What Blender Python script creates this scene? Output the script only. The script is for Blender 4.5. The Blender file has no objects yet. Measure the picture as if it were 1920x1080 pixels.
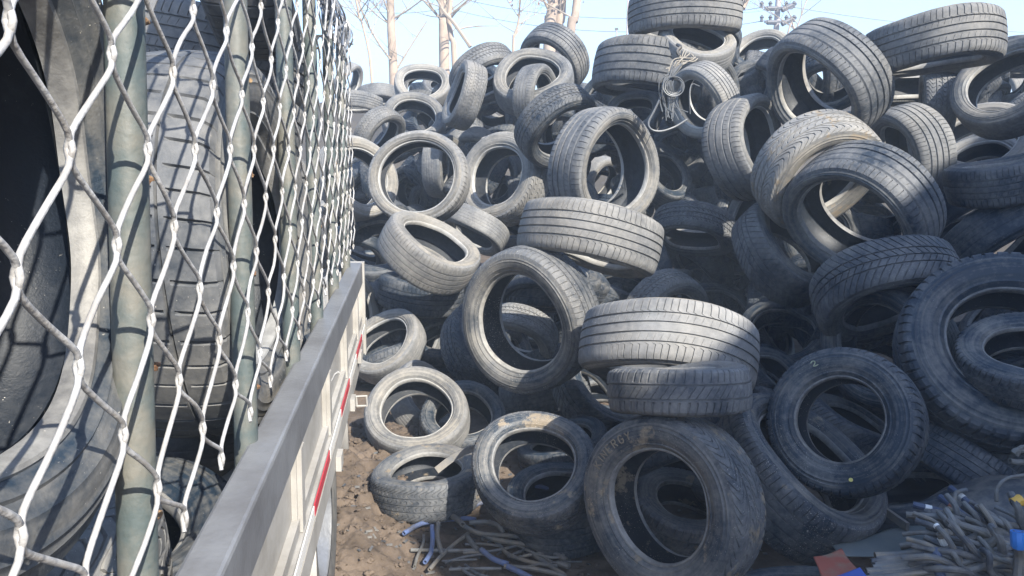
import bpy, math, random
from mathutils import Vector, Matrix, noise
R = math.radians
sc = bpy.context.scene
COL = sc.collection
# ------------------------------------------------------------------ camera
F = 1371.0                                   # focal length in photo pixels (1920 wide)
P = math.atan(260 / F)                       # the phone is held pitched down
CAM = Vector((0, 0, 1.5))
FW = Vector((0, math.cos(P), -math.sin(P))); UP = Vector((0, math.sin(P), math.cos(P))); RT = Vector((1, 0, 0))
cd = bpy.data.cameras.new('camera'); cam = bpy.data.objects.new('camera', cd); COL.objects.link(cam)
cam.location = CAM; cam.rotation_euler = (math.pi / 2 - P, 0, 0)
cd.sensor_width = 36; cd.lens = 36 * F / 1920; cd.clip_start = .02; cd.clip_end = 3000
sc.camera = cam
# ------------------------------------------------------------------ sky and sun
SUN_EL, SUN_AZ = R(41), R(146)               # azimuth clockwise from +Y: behind the camera, a little right
w = bpy.data.worlds.new('World'); sc.world = w; w.use_nodes = True
nt = w.node_tree
sky = nt.nodes.new('ShaderNodeTexSky'); sky.sky_type = 'NISHITA'; sky.sun_disc = False
sky.sun_elevation = SUN_EL; sky.sun_rotation = SUN_AZ; sky.air_density = 1.0; sky.dust_density = 1.1; sky.ozone_density = 4.0
nt.links.new(sky.outputs[0], nt.nodes['Background'].inputs[0]); nt.nodes['Background'].inputs[1].default_value = .15
sd = bpy.data.lights.new('sun', 'SUN'); sd.energy = 4.8; sd.angle = R(.5); sd.color = (1, .94, .83)
so = bpy.data.objects.new('sun', sd); COL.objects.link(so)
SD = Vector((math.sin(SUN_AZ) * math.cos(SUN_EL), math.cos(SUN_AZ) * math.cos(SUN_EL), math.sin(SUN_EL)))
so.rotation_euler = SD.to_track_quat('Z', 'Y').to_euler()
sc.view_settings.view_transform = 'Standard'; sc.view_settings.look = 'None'; sc.view_settings.exposure = 1.42
sc.view_settings.gamma = 1
sc.cycles.max_bounces = 6; sc.cycles.diffuse_bounces = 3
rng = random.Random(11)

# ------------------------------------------------------------------ helpers
def px(x, y, z):                             # photo pixel + depth along the view -> world point
    return CAM + (FW + RT * ((x - 960) / F) - UP * ((y - 540) / F)) * z
def gp(x, y, h=0.0):                         # photo pixel on the level h above the ground
    d = FW + RT * ((x - 960) / F) - UP * ((y - 540) / F)
    return CAM + d * ((h - 1.5) / d.z)
def sm(a, b, t):
    t = min(1, max(0, (t - a) / (b - a))); return t * t * (3 - 2 * t)

class MB:
    def __init__(s): s.v = []; s.f = []; s.mi = []
    def add(s, vs, fs, m=0):
        o = len(s.v); s.v += [tuple(v) for v in vs]; s.f += [tuple(i + o for i in f) for f in fs]; s.mi += [m] * len(fs)
    def box(s, c, a, b, d, m=0):             # centre and three half-axis vectors
        c = Vector(c); a = Vector(a); b = Vector(b); d = Vector(d)
        vs = [c + a * i + b * j + d * k for i in (-1, 1) for j in (-1, 1) for k in (-1, 1)]
        fs = [(0, 1, 3, 2), (4, 6, 7, 5), (0, 4, 5, 1), (2, 3, 7, 6), (0, 2, 6, 4), (1, 5, 7, 3)]
        if a.cross(b).dot(d) < 0: fs = [f[::-1] for f in fs]
        s.add(vs, fs, m)
    def tube(s, pts, r, n=8, caps=True, m=0, hollow=0):
        pts = [Vector(p) for p in pts]; L = len(pts)
        rs = r if isinstance(r, (list, tuple)) else [r] * L
        t0 = (pts[1] - pts[0]).normalized(); a = t0.orthogonal().normalized(); rings = []
        for i, p in enumerate(pts):
            t = (pts[min(i + 1, L - 1)] - pts[max(i - 1, 0)])
            t = t.normalized() if t.length > 1e-9 else t0
            a = (a - t * a.dot(t)).normalized(); b = t.cross(a)
            rings.append([p + (a * math.cos(2 * math.pi * k / n) + b * math.sin(2 * math.pi * k / n)) * rs[i] for k in range(n)])
        vs = [v for r_ in rings for v in r_]
        fs = [(i * n + k, i * n + (k + 1) % n, (i + 1) * n + (k + 1) % n, (i + 1) * n + k) for i in range(L - 1) for k in range(n)]
        if hollow:                           # open ends with a dark bore
            for e, ring, q, inn in ((0, rings[0], 1, 1), (1, rings[-1], -2, -1)):
                o = len(vs); c = pts[0] if e == 0 else pts[-1]
                ax = (pts[1] - pts[0]).normalized() if e == 0 else (pts[-2] - pts[-1]).normalized()
                dd = rs[0] * 2.5
                vs += [c + (v - c) * hollow for v in ring] + [c + (v - c) * hollow + ax * dd for v in ring]
                base = 0 if e == 0 else (L - 1) * n
                for k in range(n):
                    k2 = (k + 1) % n
                    q1 = (base + k, o + k, o + k2, base + k2); q2 = (o + k, o + n + k, o + n + k2, o + k2)
                    if e: q1 = q1[::-1]; q2 = q2[::-1]
                    fs += [q1, q2]
                cap = tuple(o + n + k for k in range(n)); fs.append(cap if e else cap[::-1])
        elif caps:
            fs.append(tuple(range(n))[::-1]); fs.append(tuple((L - 1) * n + k for k in range(n)))
        s.add(vs, fs, m)
    def mesh(s, name, mats, smooth=35):
        me = bpy.data.meshes.new(name); me.from_pydata(s.v, [], s.f)
        for m in (mats if isinstance(mats, (list, tuple)) else [mats]): me.materials.append(m)
        me.polygons.foreach_set('material_index', s.mi)
        if smooth:
            me.polygons.foreach_set('use_smooth', [True] * len(me.polygons)); me.set_sharp_from_angle(angle=R(smooth))
        me.update(); return me
    def build(s, name, mats, parent=None, smooth=35):
        return link(name, s.mesh(name, mats, smooth), parent)
def link(name, me, parent=None):
    o = bpy.data.objects.new(name, me); COL.objects.link(o)
    if parent: o.parent = parent
    return o
def tag(o, label=None, cat=None, group=None, kind=None):
    for k, v in (('label', label), ('category', cat), ('group', group), ('kind', kind)):
        if v: o[k] = v
    return o
def empty(name, loc=(0, 0, 0)):
    o = link(name, None); o.location = loc; o.empty_display_size = .1; return o
def spline(P_, n=8):                          # Catmull-Rom through the points
    P_ = [Vector(p) for p in P_]; Q = [P_[0] * 2 - P_[1]] + P_ + [P_[-1] * 2 - P_[-2]]; out = []
    for i in range(1, len(Q) - 2):
        for k in range(n):
            t = k / n; a, b, c, d = Q[i - 1:i + 3]
            out.append(.5 * ((2 * b) + (c - a) * t + (2 * a - 5 * b + 4 * c - d) * t * t + (3 * b - a - 3 * c + d) * t ** 3))
    out.append(P_[-1]); return out

# ------------------------------------------------------------------ materials
def mat(name, col, rough=.6, metal=0.0, bump=0.0, bscale=40, var=0.0, vscale=6, col2=None, lo=.35, hi=.65, spec=.5):
    m = bpy.data.materials.new(name); m.use_nodes = True; n = m.node_tree.nodes; l = m.node_tree.links
    b = n['Principled BSDF']; b.inputs['Base Color'].default_value = (*col, 1); b.inputs['Roughness'].default_value = rough
    b.inputs['Metallic'].default_value = metal; b.inputs['Specular IOR Level'].default_value = spec
    tc = n.new('ShaderNodeTexCoord'); oi = n.new('ShaderNodeObjectInfo')
    ad = n.new('ShaderNodeVectorMath'); ad.operation = 'ADD'
    sc_ = n.new('ShaderNodeMath'); sc_.operation = 'MULTIPLY'; sc_.inputs[1].default_value = 37.0
    l.new(oi.outputs['Random'], sc_.inputs[0]); l.new(tc.outputs['Object'], ad.inputs[0]); l.new(sc_.outputs[0], ad.inputs[1])
    if col2:
        t = n.new('ShaderNodeTexNoise'); t.inputs['Scale'].default_value = vscale; t.inputs['Detail'].default_value = 6; t.inputs['Roughness'].default_value = .62
        l.new(ad.outputs[0], t.inputs['Vector'])
        r = n.new('ShaderNodeMapRange'); r.inputs[1].default_value = lo; r.inputs[2].default_value = hi
        l.new(t.outputs[0], r.inputs[0])
        x = n.new('ShaderNodeMix'); x.data_type = 'RGBA'; x.inputs[6].default_value = (*col, 1); x.inputs[7].default_value = (*col2, 1)
        l.new(r.outputs[0], x.inputs[0]); l.new(x.outputs[2], b.inputs['Base Color'])
    if bump:
        t = n.new('ShaderNodeTexNoise'); t.inputs['Scale'].default_value = bscale; t.inputs['Detail'].default_value = 5
        l.new(ad.outputs[0], t.inputs['Vector'])
        bp = n.new('ShaderNodeBump'); bp.inputs['Strength'].default_value = bump; bp.inputs['Distance'].default_value = .01
        l.new(t.outputs[0], bp.inputs['Height']); l.new(bp.outputs[0], b.inputs['Normal'])
    return m

def rubber(name, dark, dust, rough, bias, marks=False, rings=False):
    """Weathered rubber. Object colour: R = how dusty, G = how muddy, B = pale flecks."""
    m = bpy.data.materials.new(name); m.use_nodes = True; n = m.node_tree.nodes; l = m.node_tree.links
    b = n['Principled BSDF']
    tc = n.new('ShaderNodeTexCoord'); oi = n.new('ShaderNodeObjectInfo'); se = n.new('ShaderNodeSeparateColor')
    l.new(oi.outputs['Color'], se.inputs[0])
    sc_ = n.new('ShaderNodeMath'); sc_.operation = 'MULTIPLY'; sc_.inputs[1].default_value = 53.0; l.new(oi.outputs['Random'], sc_.inputs[0])
    ad = n.new('ShaderNodeVectorMath'); ad.operation = 'ADD'; l.new(tc.outputs['Object'], ad.inputs[0]); l.new(sc_.outputs[0], ad.inputs[1])
    def noi(scale, detail=5, rough_=.6):
        t = n.new('ShaderNodeTexNoise'); t.inputs['Scale'].default_value = scale; t.inputs['Detail'].default_value = detail
        t.inputs['Roughness'].default_value = rough_; l.new(ad.outputs[0], t.inputs['Vector']); return t.outputs[0]
    def mth(op, a, c):
        t = n.new('ShaderNodeMath'); t.operation = op
        for i, v in ((0, a), (1, c)):
            if isinstance(v, (int, float)): t.inputs[i].default_value = v
            else: l.new(v, t.inputs[i])
        return t.outputs[0]
    def rng_(v, lo, hi, a=0.0, c=1.0):
        t = n.new('ShaderNodeMapRange'); l.new(v, t.inputs[0])
        for i, q in ((1, lo), (2, hi), (3, a), (4, c)):
            if isinstance(q, (int, float)): t.inputs[i].default_value = q
            else: l.new(q, t.inputs[i])
        return t.outputs[0]
    def mix(f, a, c):
        t = n.new('ShaderNodeMix'); t.data_type = 'RGBA'; l.new(f, t.inputs[0])
        for i, v in ((6, a), (7, c)):
            if isinstance(v, tuple): t.inputs[i].default_value = (*v, 1)
            else: l.new(v, t.inputs[i])
        return t.outputs[2]
    big = noi(3.2, 6, .6); fine = noi(28, 4, .65); grit = noi(150, 2, .7)
    f = mth('ADD', mth('MULTIPLY', se.outputs[0], .95), bias)
    f = mth('ADD', f, rng_(big, .3, .7, -.26, .26)); f = mth('ADD', f, rng_(fine, .3, .7, -.16, .16))
    if rings:                                # rub marks that follow the sidewall round
        sx = n.new('ShaderNodeSeparateXYZ'); l.new(tc.outputs['Object'], sx.inputs[0])
        rad = mth('SQRT', mth('ADD', mth('MULTIPLY', sx.outputs[0], sx.outputs[0]), mth('MULTIPLY', sx.outputs[1], sx.outputs[1])), 0)
        nr = n.new('ShaderNodeTexNoise'); nr.noise_dimensions = '2D'; nr.inputs['Scale'].default_value = 1.0; nr.inputs['Detail'].default_value = 3
        cb = n.new('ShaderNodeCombineXYZ'); l.new(mth('MULTIPLY', rad, 60.0), cb.inputs[0]); l.new(mth('ADD', sc_.outputs[0], mth('MULTIPLY', big, 3.0)), cb.inputs[1])
        l.new(cb.outputs[0], nr.inputs['Vector']); f = mth('ADD', f, rng_(nr.outputs[0], .3, .7, -.14, .14))
    cl = n.new('ShaderNodeClamp'); l.new(f, cl.inputs[0])
    tint = mix(rng_(noi(1.7, 2), .35, .65), dust, (dust[0] * .92, dust[1] * .97, dust[2] * 1.06))
    c = mix(cl.outputs[0], dark, tint)
    mudn = mth('ADD', noi(4.5, 6, .68), mth('MULTIPLY', se.outputs[1], .26))
    c = mix(rng_(mudn, .74, .80), c, (.225, .185, .135))
    fl = mth('ADD', grit, mth('MULTIPLY', se.outputs[2], .10))
    fl = mth('MULTIPLY', rng_(fl, .735, .76), rng_(noi(5, 2), .48, .58))
    c = mix(fl, c, (.5, .47, .42))
    l.new(c, b.inputs['Base Color']); b.inputs['Specular IOR Level'].default_value = .35
    l.new(rng_(cl.outputs[0], 0, 1, rough, min(1, rough + .32)), b.inputs['Roughness'])
    bp = n.new('ShaderNodeBump'); bp.inputs['Strength'].default_value = .24; bp.inputs['Distance'].default_value = .006
    l.new(mth('ADD', mth('MULTIPLY', fine, .6), mth('MULTIPLY', grit, .4)), bp.inputs['Height']); l.new(bp.outputs[0], b.inputs['Normal'])
    return m
DARK = (.015, .024, .038)
M_TREAD = rubber('rubber tread', DARK, (.27, .255, .23), .55, -.04)
M_SIDE = rubber('rubber sidewall', (.016, .027, .042), (.275, .25, .21), .45, -.02, rings=True)
M_BEAD = rubber('rubber bead', (.045, .046, .05), (.40, .38, .34), .38, .12)
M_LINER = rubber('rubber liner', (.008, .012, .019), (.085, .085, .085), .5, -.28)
M_PAINT = mat('yellow paint', (.62, .55, .16), .6)
M_MUDTXT = mat('mud filled lettering', (.20, .165, .12), .9)

# ------------------------------------------------------------------ tyres
KIND = {'R': (.66, .36), 'B': (.63, .34), 'S': (.66, .32), 'V': (.64, .36), 'H': (.56, .32), 'L': (.74, .28), 'W': (.71, .40), 'M': (.60, .34), 'X': (.62, .32)}
# circumferential grooves (position, half width), groove depth, slot rule
GRV = {'R': ([-.44, -.15, .15, .44], .034, .013), 'B': ([-.34, 0, .34], .035, .013), 'S': ([-.40, -.13, .13, .40], .02, .004),
       'V': ([-.30, 0, .30], .03, .013), 'H': ([-.30, .30], .045, .014), 'L': ([-.35, 0, .35], .03, .010),
       'W': ([-.50, -.17, .17, .50], .045, .015), 'M': ([-.33, 0, .33], .035, .011), 'X': ([.3], .012, .014)}
PITCH = {'R': 72, 'B': 62, 'S': 60, 'V': 58, 'H': 54, 'L': 64, 'W': 66, 'M': 56, 'X': 50}
def slot(k, v):                               # (cut?, pitch offset at this place across the tread, width, depth factor)
    a = abs(v)
    if k == 'R': return (a > .52, .35 * v, .10, .8) if a > .5 else (abs(a - .3) < .10, 1.4 * v, .07, .35)
    if k == 'B': return (a > .40 or .05 < a < .29, .9 * math.sin(v * 9), .20, .9)
    if k == 'S': return (a > .62, .3 * v, .08, .16)
    if k == 'V': return (a > .04 and abs(a - .30) > .035, 2.6 * a, .17, .85)
    if k == 'H': return (a > .40, .7 * v, .24, 1.0) if a > .38 else (a < .26, 2.2 * v, .12, .6)
    if k == 'L': return (a > .45, .4 * v, .12, .7)
    if k == 'X': return (abs(v - .3) > .03 and v < .22 or v > .45, .35 * v, .11, .8)
    if k == 'W': return (a > .58, .3 * v, .09, .8) if a > .56 else (.2 < a < .34, 1.2 * v, .06, .4)
    return (a > .38 or a < .24, 1.2 * math.sin(v * 7), .22, .9)
def tyre_meshes(k, seed):
    r_ = random.Random(seed); ho, wr = KIND[k]; w = wr / 2; ri = ho / 2
    gs, hw, dep = GRV[k]; dep *= .72
    rows = set([-1, 1, -.9, .9, -.8, .8, -.72, .72, -.62, .62])
    for i in range(-9, 10): rows.add(round(i * .066, 3))
    for g in gs:
        for q in (-hw, -hw * .72, hw * .72, hw): rows.add(round(g + q, 4))
    rows = sorted(rows); rows = [v for i, v in enumerate(rows) if i == 0 or v - rows[i - 1] > .006]
    def crown(v):
        a = abs(v); sg = 1 if v >= 0 else -1
        if a <= .74: return sg * .74 * w * a / .74, .5 - .010 * (a / .74) ** 2
        t = (a - .74) / .26
        return sg * (.74 * w + .22 * w * math.sin(t * math.pi / 2)), .490 - .036 * (1 - math.cos(t * math.pi / 2)) - .004 * t
    N = PITCH[k]; VS = []; FS = []
    jit = [r_.uniform(.82, 1.18) for _ in range(N)]; s_ = sum(jit); acc = [0]
    for j in jit: acc.append(acc[-1] + j / s_)
    wear = [noise.noise(Vector((seed * 3.1, i * .12, 0))) * .003 for i in range(N)]
    nr = len(rows)
    for p in range(N):
        for c in range(4):
            for v in rows:
                cut, off, wd, df = slot(k, v)
                fr = (0, 1 - wd - .05, 1 - wd, .95)[c] if wd < .9 else 0
                u = acc[p] + (acc[p + 1] - acc[p]) * fr + off / N
                y, rr = crown(v)
                d = 0
                if any(abs(v - g) < hw * .8 for g in gs): d = dep
                elif cut and c in (2, 3): d = dep * df
                if abs(v) > .93: d *= .3
                wv = wear[(p + 7) % N] if False else 0
                a = 2 * math.pi * u; rr = rr - d + wv
                VS.append((rr * math.cos(a), rr * math.sin(a), y))
    C = N * 4
    for i in range(C):
        for j in range(nr - 1):
            a = i * nr + j; b = ((i + 1) % C) * nr + j
            FS.append((a, b, b + 1, a + 1))
    tb = MB(); tb.add(VS, FS); tread = tb.mesh('tread', M_TREAD, 28)
    def lathe(prof, name, m, seg=112, wob=0, sharp=38):
        q = MB(); vs = []; n = len(prof)
        for i in range(seg):
            a = 2 * math.pi * i / seg
            for (r0, z0) in prof:
                dz = 0
                if wob: dz = wob * noise.noise(Vector((math.cos(a) * 1.6 + seed, math.sin(a) * 1.6, 7.7))) * sm(.5, ri, r0)
                vs.append((r0 * math.cos(a), r0 * math.sin(a), z0 + dz))
        fs = [(i * n + j, ((i + 1) % seg) * n + j, ((i + 1) % seg) * n + j + 1, i * n + j + 1) for i in range(seg) for j in range(n - 1)]
        q.add(vs, fs); return q.mesh(name, m, sharp)
    y1, r1 = crown(1.0); r1 += .002
    sid = []
    for i in range(21):
        s = i / 20; r0 = r1 + (ri + .014 - r1) * s
        z0 = w * (y1 / w + .075 * math.sin(math.pi * min(1, s * .95)) - .20 * s ** 2.6)
        if i in (2, 5): z0 += .0035
        if i in (12,): z0 += .002
        if i == 17: z0 += .006
        if i == 18: z0 += .004
        sid.append((r0, z0))
    ze = sid[-1][1]
    out = {'tread': [tread]}
    for nm, pr, m in (('sidewall', sid, M_SIDE), ('bead', [(ri + .014, ze + .0005), (ri + .010, ze + .003), (ri + .004, ze + .001), (ri, ze - .006), (ri - .003, ze - .02), (ri - .001, ze - .036)], M_BEAD)):
        out[nm] = [lathe(pr[::-1], nm, m, wob=.012), lathe([(a, -b) for a, b in pr], nm, m, wob=-.0)]
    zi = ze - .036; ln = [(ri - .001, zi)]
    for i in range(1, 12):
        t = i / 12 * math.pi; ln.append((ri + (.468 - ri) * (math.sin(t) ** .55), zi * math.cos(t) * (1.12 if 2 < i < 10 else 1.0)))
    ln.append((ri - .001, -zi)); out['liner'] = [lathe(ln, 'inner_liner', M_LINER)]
    pa, pb = r_.uniform(0, 6), r_.uniform(0, 6); wa = r_.uniform(.012, .030); wb = r_.uniform(.008, .022)
    for me in [m for l_ in out.values() for m in l_]:   # no rim inside: each casing has sagged a little out of round
        for v in me.vertices:
            a = math.atan2(v.co.y, v.co.x); k_ = 1 + wb * math.cos(2 * a + pb) + .006 * math.cos(3 * a + pa)
            v.co.x *= k_; v.co.y *= k_; v.co.z += wa * math.cos(2 * a + pa) + .006 * math.sin(3 * a + pb)
        me.update()
    return out
PROTO = {}
def tyre(k, c, n, D, tone, label, group=None, mud=0.0, fleck=.3, spin=None, squash=None):
    var = rng.randrange(3); key = (k, var)
    if key not in PROTO: PROTO[key] = tyre_meshes(k, hash_(k) + var * 17)
    ms = PROTO[key]
    root = empty('tyre'); tag(root, label, 'tyre', group)
    q = Vector(n).to_track_quat('Z', 'Y'); s = rng.uniform(0, 6.28) if spin is None else spin
    e = rng.uniform(-.025, .025) if squash is None else squash
    root.matrix_world = Matrix.Translation(c) @ q.to_matrix().to_4x4() @ Matrix.Rotation(s, 4, 'Z') @ Matrix.Diagonal((D * (1 + e), D * (1 - e), D, 1))
    for nm, key_ in (('tread', 'tread'), ('inner_liner', 'liner'), ('sidewall', 'sidewall')):
        for i, me in enumerate(ms[key_]):
            o = link(nm, me, root); o.color = (tone, mud, fleck, 1)
            if nm == 'sidewall':
                b = link('bead', ms['bead'][i], o); b.color = (tone, mud * .5, 0, 1)
    return root
def hash_(k): return 'RBSVHLWMX'.index(k) * 5 + 3
def sidewall_of(root): return [o for o in root.children if o.name.startswith('sidewall')]

# ------------------------------------------------------------------ ground
M_MUD = mat('trodden mud', (.145, .112, .086), .95, bump=1.0, bscale=34, col2=(.072, .055, .042), vscale=5, lo=.38, hi=.62, spec=.2)
def gh(x, y):
    v = Vector((x, y, 0)); h = 0
    near = sm(9, 3, math.hypot(x, y - 2.5))
    h += .05 * noise.noise(v * 1.1) * near
    l = sm(-.15, -.75, x) * sm(1.6, 2.2, y) * sm(4.2, 3.2, y)
    rough = .25 + .75 * l
    h += near * rough * (.065 * abs(noise.noise(v * 4.3 + Vector((3, 1, 0)))) + .05 * abs(noise.noise(v * 11)) + .024 * noise.noise(v * 27) + .013 * noise.noise(v * 55))
    h += .11 * l
    return h - .035
g = MB(); xs = []; 
def axis(lo, hi, step, far):
    a = [lo + i * step for i in range(int((hi - lo) / step) + 1)]; o = []; d = step
    x = lo
    while x > -far: d *= 1.35; x -= d; o.append(x)
    o = o[::-1] + a; d = step; x = a[-1]
    while x < far: d *= 1.35; x += d; o.append(x)
    return o
gxs = axis(-1.3, .6, .0125, 900); gys = axis(1.8, 3.9, .0125, 900)
vs = [(x, y, gh(x, y)) for y in gys for x in gxs]; nx = len(gxs)
g.add(vs, [(j * nx + i, j * nx + i + 1, (j + 1) * nx + i + 1, (j + 1) * nx + i) for j in range(len(gys) - 1) for i in range(nx - 1)])
tag(g.build('ground', M_MUD, smooth=60), kind='structure')
M_BACKING = mat('dark gap backing', (.045, .043, .042), .95, bump=.6, bscale=9, col2=(.075, .065, .055), vscale=2)
bk = MB(); nu, nv = 90, 18                     # low bank added behind the heap, coloured dark so gaps read as shaded
bk.add([(-7 + 19 * i / nu, 10.9 + 4.5 * j / nv, (2.3 * math.sin(math.pi * j / nv) ** .8 + .25 * noise.noise(Vector((i * .22, j * .4, 3)))) * sm(-7, -4.5, -7 + 19 * i / nu) * sm(12, 9, -7 + 19 * i / nu) - .06) for j in range(nv + 1) for i in range(nu + 1)],
       [(j * (nu + 1) + i, j * (nu + 1) + i + 1, (j + 1) * (nu + 1) + i + 1, (j + 1) * (nu + 1) + i) for j in range(nv) for i in range(nu)])
tag(bk.build('dark_backing_bank', M_BACKING, smooth=60), kind='structure')
cl = MB()                                     # clods and crumbs of earth, nobody could count them
def clod(q, c, r):
    pts = []; n1, n2 = 7, 5
    for i in range(n2 + 1):
        for j in range(n1):
            a, b = math.pi * i / n2, 2 * math.pi * j / n1
            d = Vector((math.sin(a) * math.cos(b), math.sin(a) * math.sin(b), math.cos(a) * .7))
            pts.append(Vector(c) + d * r * (1 + .8 * noise.noise(d * 2.1 + Vector(c) * 31)))
    q.add(pts, [(i * n1 + j, (i + 1) * n1 + j, (i + 1) * n1 + (j + 1) % n1, i * n1 + (j + 1) % n1) for i in range(n2) for j in range(n1)])
for _ in range(2600):
    x = rng.uniform(-1.2, .7); y = rng.uniform(2.0, 3.8)
    if x > -.35 and rng.random() < .6: continue
    r = .0035 + .014 * rng.random() ** 4
    clod(cl, (x, y, gh(x, y) + r * .2), r)
tag(cl.build('earth_crumbs', M_MUD, smooth=0), 'crumbs of brown earth strewn over the mud beside the truck', 'earth', kind='stuff')

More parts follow.
